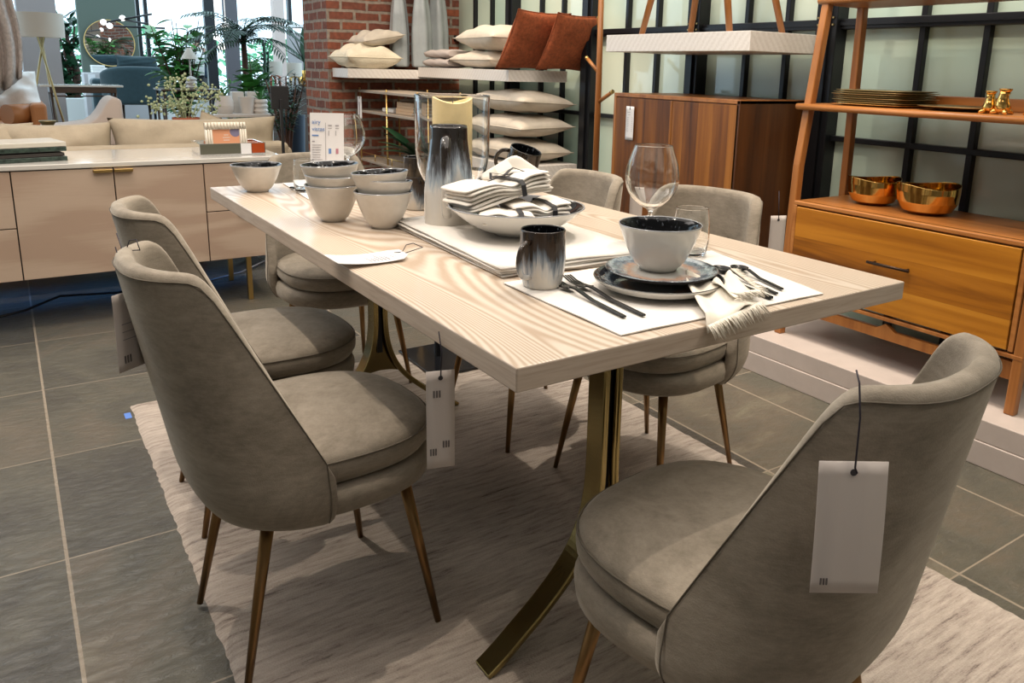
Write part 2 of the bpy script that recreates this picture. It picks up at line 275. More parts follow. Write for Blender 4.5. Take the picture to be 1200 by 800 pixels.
def mk_floor():
    m, nt, b = new_mat('slate_tiles'); tc = nt.nodes.new('ShaderNodeTexCoord'); src = tc.outputs['Object']
    sep = nt.nodes.new('ShaderNodeSeparateXYZ'); nt.links.new(src, sep.inputs[0])
    T = 0.6096
    ux = math_(nt, 'DIVIDE', math_(nt, 'ADD', sep.outputs['X'], 0.5724), T); uy = math_(nt, 'DIVIDE', math_(nt, 'SUBTRACT', sep.outputs['Y'], 2.9525), T)
    fx = math_(nt, 'FLOOR', ux); fy = math_(nt, 'FLOOR', uy)
    dx = math_(nt, 'ABSOLUTE', math_(nt, 'SUBTRACT', math_(nt, 'FRACT', math_(nt, 'ADD', ux, 0.5)), 0.5))
    dy = math_(nt, 'ABSOLUTE', math_(nt, 'SUBTRACT', math_(nt, 'FRACT', math_(nt, 'ADD', uy, 0.5)), 0.5))
    ex = math_(nt, 'ABSOLUTE', math_(nt, 'DIVIDE', math_(nt, 'SUBTRACT', sep.outputs['X'], 1.678), T))
    dx = math_(nt, 'MINIMUM', dx, ex)
    gx = math_(nt, 'LESS_THAN', dx, 0.0065); gy = math_(nt, 'LESS_THAN', dy, 0.0040)
    g = math_(nt, 'MAXIMUM', gx, gy)
    cb = nt.nodes.new('ShaderNodeCombineXYZ'); nt.links.new(fx, cb.inputs[0]); nt.links.new(fy, cb.inputs[1])
    wn = nt.nodes.new('ShaderNodeTexWhiteNoise'); wn.noise_dimensions = '3D'; nt.links.new(cb.outputs[0], wn.inputs['Vector'])
    off = nt.nodes.new('ShaderNodeVectorMath'); off.operation = 'MULTIPLY_ADD'; nt.links.new(wn.outputs['Color'], off.inputs[0]); off.inputs[1].default_value = (7, 7, 7); nt.links.new(src, off.inputs[2])
    n = N(nt, 'ShaderNodeTexNoise', Scale=2.2, Detail=7.0, Roughness=0.6, Distortion=0.8); nt.links.new(off.outputs[0], n.inputs['Vector'])
    n2 = N(nt, 'ShaderNodeTexNoise', Scale=16.0, Detail=6.0, Roughness=0.7, Distortion=0.6); nt.links.new(mapping(nt, off.outputs[0], (1, 2.4, 1), rot=(0, 0, 0.5)), n2.inputs['Vector'])
    f = math_(nt, 'ADD', math_(nt, 'MULTIPLY', n.outputs['Fac'], 0.6), math_(nt, 'MULTIPLY', wn.outputs['Value'], 0.22))
    f = math_(nt, 'ADD', f, math_(nt, 'MULTIPLY', n2.outputs['Fac'], 0.2))
    stone = ramp(nt, f, [(0.34, (0.055, 0.050, 0.041)), (0.48, (0.098, 0.092, 0.070)), (0.58, (0.125, 0.105, 0.078)), (0.70, (0.200, 0.186, 0.132))])
    mx = nt.nodes.new('ShaderNodeMix'); mx.data_type = 'RGBA'; nt.links.new(g, mx.inputs[0]); nt.links.new(stone, mx.inputs[6]); mx.inputs[7].default_value = (0.30, 0.25, 0.19, 1)
    nt.links.new(mx.outputs[2], b.inputs['Base Color'])
    b.inputs['Roughness'].default_value = 0.34
    h = math_(nt, 'SUBTRACT', math_(nt, 'ADD', math_(nt, 'MULTIPLY', n2.outputs['Fac'], 0.9), math_(nt, 'MULTIPLY', n.outputs['Fac'], 0.5)), math_(nt, 'MULTIPLY', g, 0.5))
    bp = N(nt, 'ShaderNodeBump', Strength=0.7, Distance=0.014); nt.links.new(h, bp.inputs['Height']); nt.links.new(bp.outputs[0], b.inputs['Normal'])
    return m
M['floor'] = mk_floor()
def mk_rug():
    m, nt, b = new_mat('heathered_wool'); tc = nt.nodes.new('ShaderNodeTexCoord'); src = tc.outputs['Object']
    n = N(nt, 'ShaderNodeTexNoise', Scale=1.0, Detail=7.0, Roughness=0.72); nt.links.new(mapping(nt, src, (9.0, 75, 20)), n.inputs['Vector'])
    n2 = N(nt, 'ShaderNodeTexNoise', Scale=2.2, Detail=4.0); nt.links.new(src, n2.inputs['Vector'])
    n3 = N(nt, 'ShaderNodeTexNoise', Scale=260.0, Detail=2.0); nt.links.new(src, n3.inputs['Vector'])
    f = math_(nt, 'ADD', math_(nt, 'MULTIPLY', n.outputs['Fac'], 0.72), math_(nt, 'MULTIPLY', n2.outputs['Fac'], 0.2))
    f = math_(nt, 'ADD', f, math_(nt, 'MULTIPLY', n3.outputs['Fac'], 0.1))
    nt.links.new(ramp(nt, f, [(0.36, (0.17, 0.135, 0.12)), (0.46, (0.40, 0.34, 0.295)), (0.62, (0.56, 0.49, 0.43))]), b.inputs['Base Color'])
    b.inputs['Roughness'].default_value = 0.95; b.inputs['Specular IOR Level'].default_value = 0.1
    h = math_(nt, 'ADD', n.outputs['Fac'], math_(nt, 'MULTIPLY', n3.outputs['Fac'], 0.8))
    bp = N(nt, 'ShaderNodeBump', Strength=0.6, Distance=0.008); nt.links.new(h, bp.inputs['Height']); nt.links.new(bp.outputs[0], b.inputs['Normal'])
    return m
M['rug'] = mk_rug()
def mk_brick():
    m, nt, b = new_mat('old_red_brick'); tc = nt.nodes.new('ShaderNodeTexCoord'); src = tc.outputs['Object']
    sep = nt.nodes.new('ShaderNodeSeparateXYZ'); nt.links.new(src, sep.inputs[0])
    u = math_(nt, 'ADD', sep.outputs['X'], sep.outputs['Y'])
    cb = nt.nodes.new('ShaderNodeCombineXYZ'); nt.links.new(u, cb.inputs[0]); nt.links.new(sep.outputs['Z'], cb.inputs[1])
    wob = N(nt, 'ShaderNodeTexNoise', Scale=9.0, Detail=2.0); nt.links.new(src, wob.inputs['Vector'])
    va = nt.nodes.new('ShaderNodeVectorMath'); va.operation = 'MULTIPLY_ADD'; nt.links.new(wob.outputs['Color'], va.inputs[0]); va.inputs[1].default_value = (0.014, 0.014, 0); nt.links.new(cb.outputs[0], va.inputs[2])
    br = nt.nodes.new('ShaderNodeTexBrick'); nt.links.new(va.outputs[0], br.inputs['Vector'])
    br.inputs['Color1'].default_value = (0.30, 0.088, 0.042, 1); br.inputs['Color2'].default_value = (0.12, 0.042, 0.030, 1); br.inputs['Mortar'].default_value = (0.26, 0.215, 0.175, 1)
    br.inputs['Scale'].default_value = 1.0; br.inputs['Mortar Size'].default_value = 0.0115; br.inputs['Brick Width'].default_value = 0.20; br.inputs['Row Height'].default_value = 0.072; br.inputs['Mortar Smooth'].default_value = 0.2
    n = N(nt, 'ShaderNodeTexNoise', Scale=35.0, Detail=5.0); nt.links.new(src, n.inputs['Vector'])
    mx = nt.nodes.new('ShaderNodeMix'); mx.data_type = 'RGBA'; mx.blend_type = 'OVERLAY'; mx.inputs[0].default_value = 0.6
    nt.links.new(br.outputs['Color'], mx.inputs[6]); nt.links.new(ramp(nt, n.outputs['Fac'], [(0.3, (0.3, 0.3, 0.3)), (0.7, (0.75, 0.72, 0.7))]), mx.inputs[7])
    nt.links.new(mx.outputs[2], b.inputs['Base Color']); b.inputs['Roughness'].default_value = 0.9
    h = math_(nt, 'ADD', math_(nt, 'MULTIPLY', br.outputs['Fac'], -1.0), math_(nt, 'MULTIPLY', n.outputs['Fac'], 0.5))
    bp = N(nt, 'ShaderNodeBump', Strength=0.8, Distance=0.01); nt.links.new(h, bp.inputs['Height']); nt.links.new(bp.outputs[0], b.inputs['Normal'])
    return m
M['brick'] = mk_brick()
def mk_pane():
    m, nt, b = new_mat('frosted_green_glass'); tc = nt.nodes.new('ShaderNodeTexCoord'); src = tc.outputs['Object']
    n = N(nt, 'ShaderNodeTexNoise', Scale=1.3, Detail=2.0); nt.links.new(src, n.inputs['Vector'])
    nt.links.new(ramp(nt, n.outputs['Fac'], [(0.3, (0.32, 0.48, 0.42)), (0.7, (0.60, 0.66, 0.54))]), b.inputs['Base Color'])
    b.inputs['Roughness'].default_value = 0.45; b.inputs['Coat Weight'].default_value = 1.0; b.inputs['Coat Roughness'].default_value = 0.03
    return m
M['pane'] = mk_pane()

# ------------------------------------------------------------------ mesh helpers
def xf(verts, mat):
    for v in verts: v.co = mat @ v.co
def box(bm, x0, x1, y0, y1, z0, z1, bev=0.0, mi=0, mat=None, seg=2):
    g = bmesh.ops.create_cube(bm, size=1.0); vs = g['verts']
    for v in vs: v.co = Vector(((x0 + x1) / 2 + v.co.x * (x1 - x0), (y0 + y1) / 2 + v.co.y * (y1 - y0), (z0 + z1) / 2 + v.co.z * (z1 - z0)))
    fs = list({f for v in vs for f in v.link_faces})
    for f in fs: f.material_index = mi
    if bev:
        es = list({e for v in vs for e in v.link_edges})
        r = bmesh.ops.bevel(bm, geom=es, offset=bev, segments=seg, affect='EDGES', profile=0.5)
        vs = list({v for f in r['faces'] for v in f.verts} | {v for v in vs if v.is_valid})
        for v in vs:
            for f in v.link_faces: f.material_index = mi
    if mat is not None: xf(vs, mat)
    return vs
def tube(bm, pts, rad, seg=10, mi=0, cap=True, flat=None):
    pts = [Vector(p) for p in pts]; n = len(pts)
    if not hasattr(rad, '__len__'): rad = [rad] * n
    rings = []; up = None
    for i, p in enumerate(pts):
        t = (pts[min(i + 1, n - 1)] - pts[max(i - 1, 0)]).normalized()
        if up is None: up = Vector((0, 0, 1)) if abs(t.z) < 0.9 else Vector((1, 0, 0))
        a = t.cross(up)
        if a.length < 1e-4: a = t.cross(Vector((0, 1, 0)))
        a.normalize(); b2 = a.cross(t).normalized(); up = b2
        ring = []
        for k in range(seg):
            an = 2 * PI * k / seg; f2 = flat if flat else 1.0
            ring.append(bm.verts.new(p + a * math.cos(an) * rad[i] + b2 * math.sin(an) * rad[i] * f2))
        rings.append(ring)
    for i in range(n - 1):
        for k in range(seg):
            f = bm.faces.new((rings[i][k], rings[i][(k + 1) % seg], rings[i + 1][(k + 1) % seg], rings[i + 1][k])); f.material_index = mi; f.smooth = True
    if cap:
        for r in (rings[0][::-1], rings[-1]):
            f = bm.faces.new(r); f.material_index = mi
    return [v for r in rings for v in r]
def lathe(bm, prof, seg=40, mi=None, origin=(0, 0, 0), wob=None):
    """prof: list of (r, z, material index of the band that ENDS here)"""
    rings = []; ox, oy, oz = origin
    full = [prof[0]]
    for p, q in zip(prof, prof[1:]):
        d = math.hypot(q[0] - p[0], q[1] - p[1])
        if d > 0.012:
            for u in (0.0015 / d, 1 - 0.0015 / d): full.append((p[0] + (q[0] - p[0]) * u, p[1] + (q[1] - p[1]) * u) + tuple(q[2:]))
        full.append(q)
    prof = full
    for p in prof:
        r, z = p[0], p[1]
        if r < 1e-5: rings.append([bm.verts.new((ox, oy, oz + z))])
        else:
            rg = []
            for k in range(seg):
                a = 2 * PI * k / seg; rr = r; zz = z
                if wob: rr, zz = wob(a, r, z)
                rg.append(bm.verts.new((ox + rr * math.cos(a), oy + rr * math.sin(a), oz + zz)))
            rings.append(rg)
    for i in range(len(rings) - 1):
        A, B = rings[i], rings[i + 1]; m_i = prof[i + 1][2] if len(prof[i + 1]) > 2 else (mi or 0)
        for k in range(seg):
            k2 = (k + 1) % seg
            if len(A) == 1 and len(B) == 1: continue
            if len(A) == 1: vs = (A[0], B[k2], B[k])
            elif len(B) == 1: vs = (A[k], A[k2], B[0])
            else: vs = (A[k], A[k2], B[k2], B[k])
            f = bm.faces.new(vs); f.smooth = True; f.material_index = m_i
    return [v for r in rings for v in r]
def cr(pts, n=5):
    out = []
    for i in range(len(pts) - 1):
        p0, p1, p2, p3 = (pts[max(0, min(len(pts) - 1, k))] for k in (i - 1, i, i + 1, i + 2))
        for q in range(n):
            u = q / n; out.append(tuple(0.5 * (2 * p1[m] + (p2[m] - p0[m]) * u + (2 * p0[m] - 5 * p1[m] + 4 * p2[m] - p3[m]) * u * u + (3 * p1[m] - p0[m] - 3 * p2[m] + p3[m]) * u ** 3) for m in (0, 1)))
    return out + [pts[-1][:2]]
def sweep_rect(bm, path, half_w, th, mi=0, axis=Vector((0, 1, 0))):
    """flat bar: path of points, width along axis, thickness th across"""
    path = [Vector(p) for p in path]; n = len(path); rings = []
    for i, p in enumerate(path):
        t = (path[min(i + 1, n - 1)] - path[max(i - 1, 0)]).normalized(); nn = axis.cross(t).normalized()
        rings.append([bm.verts.new(p + axis * a * half_w + nn * b2 * th / 2) for a, b2 in ((-1, -1), (1, -1), (1, 1), (-1, 1))])
    for i in range(n - 1):
        for k in range(4):
            f = bm.faces.new((rings[i][k], rings[i][(k + 1) % 4], rings[i + 1][(k + 1) % 4], rings[i + 1][k])); f.material_index = mi
    bm.faces.new(rings[0][::-1]); bm.faces.new(rings[-1])
def obj(name, bm, mats, parent=None, smooth=False, mods=None):
    me = bpy.data.meshes.new(name)
    bmesh.ops.recalc_face_normals(bm, faces=bm.faces)
    if smooth:
        for f in bm.faces: f.smooth = True
    bm.to_mesh(me); bm.free()
    if not isinstance(mats, (list, tuple)): mats = [mats]
    for m in mats: me.materials.append(m)
    o = bpy.data.objects.new(name, me); COL.objects.link(o)
    if parent: o.parent = parent
    for md in (mods or []):
        if md[0] == 'subsurf': s = o.modifiers.new('s', 'SUBSURF'); s.levels = md[1]; s.render_levels = md[1]
        if md[0] == 'solid': s = o.modifiers.new('t', 'SOLIDIFY'); s.thickness = md[1]; s.offset = md[2]
        if md[0] == 'bevel': s = o.modifiers.new('b', 'BEVEL'); s.width = md[1]; s.segments = 2
    return o
def BM(): return bmesh.new()
def tag(o, label=None, cat=None, group=None, kind=None):
    if label: o['label'] = label
    if cat: o['category'] = cat
    if group: o['group'] = group
    if kind: o['kind'] = kind
    return o
def thing(name, label, cat, loc=(0, 0, 0), rz=0.0, group=None, rot=None):
    o = bpy.data.objects.new(name, None); COL.objects.link(o); o.empty_display_size = 0.1
    o.location = loc; o.rotation_euler = rot if rot else (0, 0, rz)
    return tag(o, label, cat, group)
def kids(o): return [c for c in bpy.data.objects if c.parent == o]
def dup(root, loc=None, rot=None, label=None, group=None, parent=None, scale=None):
    c = root.copy(); COL.objects.link(c)
    if parent: c.parent = parent
    if loc is not None: c.location = loc
    if rot is not None: c.rotation_euler = rot
    if scale is not None: c.scale = scale
    if label: c['label'] = label
    if group: c['group'] = group
    for ch in kids(root): dup(ch, parent=c)
    return c
def struct(name, bm, mats, label=None, smooth=False):
    o = obj(name, bm, mats, smooth=smooth); o['kind'] = 'structure'
    if label: o['label'] = label
    return o
def text_mesh(txt, size, mat, name, parent, loc, rot, align='LEFT'):
    cu = bpy.data.curves.new(name, 'FONT'); cu.body = txt; cu.size = size; cu.extrude = 0.0002; cu.align_x = align
    tmp = bpy.data.objects.new(name + '_src', cu); COL.objects.link(tmp)
    bpy.context.view_layer.update()
    me = bpy.data.meshes.new_from_object(tmp.evaluated_get(bpy.context.evaluated_depsgraph_get()))
    bpy.data.objects.remove(tmp); bpy.data.curves.remove(cu)
    me.materials.clear(); me.materials.append(mat)
    o = bpy.data.objects.new(name, me); COL.objects.link(o); o.parent = parent; o.location = loc; o.rotation_euler = rot
    return o
TZ = 0.799      # dining table height in this room's units

# ------------------------------------------------------------------ room shell
bm = BM(); box(bm, -7, 14, -5, 24, -0.05, 0.0); struct('floor', bm, M['floor'], 'dark slate tile floor with tan grout')
bm = BM(); box(bm, -5, 2.62, -5, 7.5, 3.25, 3.35); struct('ceiling', bm, M['white_paint'])
bm = BM(); box(bm, -5.1, -5, -5, 9, 0, 3.3); struct('wall_left', bm, M['white_paint'])
bm = BM(); box(bm, -5, 2.6, -5.1, -5, 0, 3.3); struct('wall_back', bm, M['white_paint'])

# glazed partition wall, x = 2.5
def glass_wall():
    bm = BM(); box(bm, 2.515, 2.545, -5, 5.02, 0, 3.25); struct('window_1', bm, M['pane'], 'tall frosted green glass panes of the black steel partition wall')
    posts = [5.00, 4.06, 3.13, 2.20, 1.37, 0.37, -0.6, -1.6, -2.6]
    thin = [4.65, 4.39, 3.72, 3.46, 2.80, 2.535, 1.875, 1.625, 0.943, 0.684, 0.05, -0.25, -0.95, -1.25]
    bm = BM()
    for y in posts:
        w = 0.055 if y in (3.13, 1.37) else 0.045
        box(bm, 2.44, 2.55, y - w, y + w, 0, 3.25, 0.004); box(bm, 2.425, 2.44, y - w * 0.45, y + w * 0.45, 0, 3.25)
        for z in (1.445, 1.415):
            for s in (-1, 1): box(bm, 2.432, 2.44, y + s * w * 0.7 - 0.004, y + s * w * 0.7 + 0.004, z - 0.004, z + 0.004, mi=1)
    struct('trim_1', bm, [M['steel'], M['brass_dull']], 'thick black steel posts of the glass partition')
    bm = BM()
    for y in thin: box(bm, 2.485, 2.555, y - 0.013, y + 0.013, 0, 3.25, 0.003)
    for z, h, x in ((0.925, 0.012, 2.478), (1.418, 0.022, 2.47), (2.3, 0.022, 2.47)):
        box(bm, x, 2.56, -5, 5.0, z - h, z + h, 0.003)
        if h > 0.02: box(bm, x - 0.008, x, -5, 5.0, z - 0.006, z + 0.006)
    struct('trim_2', bm, M['steel'], 'thin black steel glazing bars of the glass partition')
glass_wall()

# brick pier
bm = BM(); box(bm, 1.435, 2.6, 4.95, 5.5, 0, 3.25); struct('wall_brick', bm, M['brick'], 'red brick pier with pale mortar')

# display platform under the right hand furniture
bm = BM(); box(bm, 1.862, 2.44, -1.2, 3.4, 0.083, 0.155, 0.003); box(bm, 1.858, 2.44, -1.2, 3.4, 0.0, 0.082, 0.003)
tag(obj('display_platform', bm, plain('blush_limed_boards', (0.50, 0.43, 0.39), 0.45, noise=0.08, nscale=6)), 'low whitewashed wooden platform along the glass wall, under the drawer unit', 'platform')

# rug
def rug():
    bm = BM(); nx, ny = 90, 200; x0, x1, y0, y1 = -0.325, 1.215, -1.7, 2.03
    V = [[None] * (ny + 1) for _ in range(nx + 1)]
    for i in range(nx + 1):
        for j in range(ny + 1):
            x = x0 + (x1 - x0) * i / nx; y = y0 + (y1 - y0) * j / ny
            if i in (0, nx): x += random.uniform(-0.003, 0.003)
            if j in (0, ny): y += random.uniform(-0.003, 0.003)
            z = 0.011 + random.uniform(-0.0012, 0.0012)
            if i in (0, nx) or j in (0, ny): z = 0.0005
            elif i in (1, nx - 1) or j in (1, ny - 1): z = 0.009
            V[i][j] = bm.verts.new((x, y, z))
    for i in range(nx):
        for j in range(ny):
            f = bm.faces.new((V[i][j], V[i + 1][j], V[i + 1][j + 1], V[i][j + 1])); f.smooth = True
    tag(obj('area_rug', bm, M['rug']), 'streaky cream and taupe wool rug under the dining table', 'rug')
rug()
bm = BM(); box(bm, -0.352, -0.332, 1.92, 1.97, 0.0, 0.001); tag(obj('tape_scrap', bm, M['tape']), 'scrap of blue masking tape on the floor at the rug corner', 'tape')

# ------------------------------------------------------------------ dining table
def sring(bm, n, xs, xe, hw, z, ex=2.6, scale=1.0):
    """rounded D outline ring between xs (back) and xe (front)"""
    cx = (xs + xe) / 2; hx = (xe - xs) / 2; vs = []
    for k in range(n):
        a = 2 * PI * k / n; c, s = math.cos(a), math.sin(a)
        vs.append(bm.verts.new((cx + hx * scale * math.copysign(abs(c) ** (2 / ex), c), hw * scale * math.copysign(abs(s) ** (2 / ex), s), z)))
    return vs
def loft(bm, rings, cap0=True, cap1=True, mi=0):
    n = len(rings[0])
    for A, B in zip(rings, rings[1:]):
        for k in range(n):
            f = bm.faces.new((A[k], A[(k + 1) % n], B[(k + 1) % n], B[k])); f.smooth = True; f.material_index = mi
    if cap0: bm.faces.new(rings[0][::-1]).material_index = mi
    if cap1: bm.faces.new(rings[-1]).material_index = mi

def table():
    t = thing('dining_table', 'whitewashed ash dining table with thick top on brass trestle legs', 'table', (0.405, 0.836, 0), math.radians(0.48))
    bm = BM(); box(bm, -0.459, 0.459, -0.921, 0.921, TZ - 0.037, TZ, 0.0025); bm.normal_update()
    for f in bm.faces: f.material_index = 1 if abs(f.normal.x) > 0.8 else (2 if abs(f.normal.y) > 0.8 else 0)
    obj('tabletop', bm, [M['ash_top'], M['ash_edge'], M['ash_edge_short']], t)
    bm = BM(); box(bm, -0.30, 0.30, -0.70, 0.70, TZ - 0.052, TZ - 0.037, 0.002); obj('underframe', bm, M['dark'], t)
    ctl = [(0.288, 0.0135), (0.252, 0.036), (0.210, 0.067), (0.166, 0.100), (0.126, 0.134), (0.092, 0.168), (0.063, 0.206), (0.041, 0.25), (0.027, 0.30), (0.020, 0.36), (0.019, 0.45), (0.019, 0.56), (0.019, TZ - 0.05)]
    prof = []
    for i in range(len(ctl) - 1):
        p0, p1, p2, p3 = (ctl[max(0, min(len(ctl) - 1, k))] for k in (i - 1, i, i + 1, i + 2))
        for q in range(4):
            u = q / 4; prof.append(tuple(0.5 * (2 * p1[m] + (p2[m] - p0[m]) * u + (2 * p0[m] - 5 * p1[m] + 4 * p2[m] - p3[m]) * u * u + (3 * p1[m] - p0[m] - 3 * p2[m] + p3[m]) * u ** 3) for m in (0, 1)))
    prof.append(ctl[-1])
    for yy in (-0.59, 0.61):
        tr = bpy.data.objects.new('trestle', None); COL.objects.link(tr); tr.parent = t; tr.location = (-0.030, yy, 0)
        for s in (-1, 1):
            bm = BM(); sweep_rect(bm, [(s * x, 0, z) for x, z in prof], 0.027, 0.011)
            sweep_rect(bm, [(s * (x - 0.007), -0.021, z - 0.002) for x, z in prof], 0.004, 0.010)
            obj('rail', bm, M['brass_leg'], tr, mods=[('bevel', 0.003)])
        bm = BM(); pw = [p for p in prof if p[1] > 0.13]
        for i in range(len(pw) - 1):
            (xa, za), (xb, zb) = pw[i], pw[i + 1]
            for sy in (-0.006, 0.006):
                zi = lambda x, z: max(z, 0.195 - 2.2 * x * x)
                n2 = 6
                for k in range(n2):
                    x0, x1, x2, x3 = (-xa + 2 * xa * k / n2, -xa + 2 * xa * (k + 1) / n2, -xb + 2 * xb * (k + 1) / n2, -xb + 2 * xb * k / n2)
                    q = [(x0, zi(x0, za)), (x1, zi(x1, za)), (x2, zi(x2, zb)), (x3, zi(x3, zb))]
                    if abs(q[0][1] - q[3][1]) < 1e-5 and abs(q[1][1] - q[2][1]) < 1e-5: continue
                    bm.faces.new([bm.verts.new((x, sy, z)) for x, z in q])
        obj('web_panel', bm, M['brass_leg'], tr)
        bm = BM(); box(bm, -0.009, 0.009, -0.012, -0.0065, 0.26, TZ - 0.05); obj('recess_shade', bm, M['dark'], tr)  # black strip puts the shade between the rails into colour
        bm = BM(); box(bm, -0.12, 0.12, -0.05, 0.05, TZ - 0.058, TZ - 0.05, 0.002); obj('mounting_plate', bm, M['brass_leg'], tr)
    return t
table()

# ------------------------------------------------------------------ chairs (local +x is the front)
def make_chair():
    t = thing('dining_chair', '', 'chair')
    # curved shell back
    bm = BM(); NU, NV = 36, 18; G = []
    def plan(ph, z):
        tt = (z - 0.352) / 0.483; tk = max(0.0, 1 - tt / 0.16) ** 2
        w = (0.240 - 0.044 * tt) * (1 - 0.17 * tk); xb = (-0.216 - 0.088 * tt) * (1 - 0.10 * tk); xc = -0.015 * (1 - tt) - 0.03 * tt
        e = 2.7; s_, c_ = math.sin(ph), math.cos(ph)
        return xc - (xc - xb) * max(c_, 0.0) ** (2 / e), w * math.copysign(abs(s_) ** (2 / e), s_)
    def ztop(ph):
        z = 0.8
        for _ in range(12):
            x, y = plan(ph, z); ln = 0.405 + (-0.015 - x) * 2.15
            k = 0.016; h = math.exp(-0.852 / k) + math.exp(-ln / k); z = 0.5 * z + 0.5 * (-k * math.log(h))
        return z
    def sh(u, tt):
        ph = u * PI / 2 * 0.985; z = 0.352 + (ztop(ph) - 0.352) * tt
        x, y = plan(ph, z); return Vector((x, y, z))
    for j in range(NV + 1):
        row = []
        for i in range(NU + 1):
            u = -1 + 2 * i / NU; row.append(bm.verts.new(sh(u, j / NV)))
        G.append(row)
    for j in range(NV):
        for i in range(NU):
            f = bm.faces.new((G[j][i], G[j][i + 1], G[j + 1][i + 1], G[j + 1][i])); f.smooth = True
    back = obj('backrest', bm, M['velvet'], t, mods=[('solid', 0.034, 0), ('subsurf', 1)])
    # seam running round the outer edge of the shell
    bm = BM(); pts = []
    def outp(u, tt):
        e = 0.01; p = sh(u, tt); a = sh(min(1, u + e), tt) - sh(max(-1, u - e), tt); b2 = sh(u, min(1, tt + e)) - sh(u, max(0, tt - e)); nn = a.cross(b2)
        if nn.length < 1e-9: nn = Vector((-1, 0, 0))
        nn.normalize()
        c0 = Vector((0.0, 0, p.z))
        if nn.dot(p - c0) < 0: nn = -nn
        return p + nn * 0.0172
    for j in range(1, 16): pts.append(outp(-0.965, j / 16.0 * 0.985))
    for i in range(0, 41): pts.append(outp(-0.965 + 1.93 * i / 40, 0.972))
    for j in range(15, 0, -1): pts.append(outp(0.965, j / 16.0 * 0.985))
    tube(bm, pts, 0.0012, 6); obj('seam', bm, M['seam'], back)
    # seat base and cushion
    n = 48
    bm = BM(); R = [sring(bm, n, -0.19, 0.243, 0.232, z, 2.5, s) for s, z in ((0.55, 0.350), (0.90, 0.352), (0.985, 0.366), (1.0, 0.392), (0.965, 0.412), (0.85, 0.416))]
    loft(bm, R); obj('seat_base', bm, M['velvet'], t)
    bm = BM(); R = [sring(bm, n, -0.20, 0.246, 0.219, z, 2.6, s) for s, z in ((0.80, 0.414), (0.955, 0.420), (1.005, 0.437), (1.01, 0.455), (0.985, 0.472), (0.93, 0.482), (0.75, 0.491), (0.45, 0.496), (0.12, 0.497))]
    loft(bm, R); cu = obj('seat_cushion', bm, M['velvet'], t)
    bm = BM(); ring = []
    for k in range(n + 1):
        a = 2 * PI * k / n; c, s = math.cos(a), math.sin(a); ring.append((0.023 + 0.223 * 1.002 * math.copysign(abs(c) ** (2 / 2.6), c), 0.219 * 1.002 * math.copysign(abs(s) ** (2 / 2.6), s), 0.468))
    tube(bm, ring, 0.0018, 6, cap=False); obj('welt', bm, M['seam'], cu)
    for (fx, fy, tx, ty) in ((0.20, 0.198, 0.145, 0.15), (0.20, -0.198, 0.145, -0.15), (-0.20, 0.165, -0.125, 0.13), (-0.20, -0.165, -0.125, -0.13)):
        bm = BM(); tube(bm, [(tx, ty, 0.362), ((tx + fx) / 2, (ty + fy) / 2, 0.19), (fx, fy, 0.012)], [0.0135, 0.0105, 0.0070], 14); obj('leg', bm, M['bronze'], t)
    return t
CH = make_chair(); CG = 'velvet dining chairs around the table'
chairs = [((-0.128, 0.612, 0), 3.6, 'nearer of the two olive grey velvet chairs on the left side of the table'),
          ((-0.075, 1.19, 0), -0.6, 'farther of the two olive grey velvet chairs on the left side of the table'),
          ((0.925, 0.70, 0), 190.0, 'velvet chair on the right side of the table in front of the walnut cabinet'),
          ((0.815, 1.22, 0), 181.0, 'velvet chair on the right side of the table below the pillow stack'),
          ((0.40, 1.90, 0), -90.0, 'velvet chair at the far head of the table, its back behind the sign card'),
          ((0.314, -0.186, 0), 99.0, 'velvet chair at the near head of the table with its back to the camera')]
for i, (loc, a, lab) in enumerate(chairs):
    if i == 0: CH.location = loc; CH.rotation_euler = (0, 0, math.radians(a)); CH['label'] = lab; CH['group'] = CG
    else: dup(CH, loc, (0, 0, math.radians(a)), lab, CG)

# ------------------------------------------------------------------ paper tags
def barcode(bm, x, z, w, h, y, mi, n=9, tilt=0.0):
    for k in range(n):
        if k % 3 == 2: continue
        xx = x + w * k / n; box(bm, xx, xx + w / n * 0.6, y - 0.0003, y, z, z + h, mi=mi)
def paper_tag(name, label, loc, rot, w, h, marks, cord_top, mat='paper', curl=0.0, cat='tag'):
    """hanging tag in its local xz-plane, top centre at origin; cord_top is a list of local points from the hole up"""
    t = thing(name, label, cat, loc, rot=rot)
    bm = BM(); n = 10; V = []
    for j in range(n + 1):
        z = -h * j / n; V.append([bm.verts.new((sx * w / 2, curl * math.sin(PI * j / n) + (0.006 * (1 - abs(2 * j / n - 1)) if sx > 0 else 0) * curl * 20, z)) for sx in (-1, -0.33, 0.33, 1)])
    for j in range(n):
        for k in range(3): f = bm.faces.new((V[j][k], V[j][k + 1], V[j + 1][k + 1], V[j + 1][k])); f.smooth = True
    obj('paper', bm, M[mat], t, mods=[('solid', 0.0006, 0)])
    bm = BM()
    for kind, x, z, ww, hh in marks:
        yy = -0.0012
        if kind == 'bar': barcode(bm, x, z, ww, hh, yy, 0)
        if kind == 'line': box(bm, x, x + ww, yy - 0.0002, yy, z, z + hh, mi=1)
    if marks: obj('printing', bm, [M['ink'], M['ink_grey']], t)
    if curl:
        pass
    bm = BM(); tube(bm, cord_top, 0.0011, 6)
    obj('cord', bm, M['cord'], t)
    bm = BM(); g = bmesh.ops.create_circle(bm, cap_ends=True, segments=12, radius=0.004); xf(g['verts'], Matrix.Translation((0, -0.0016, -0.012)) @ Matrix.Rotation(PI / 2, 4, 'X')); obj('hole', bm, M['ink'], t)
    return t
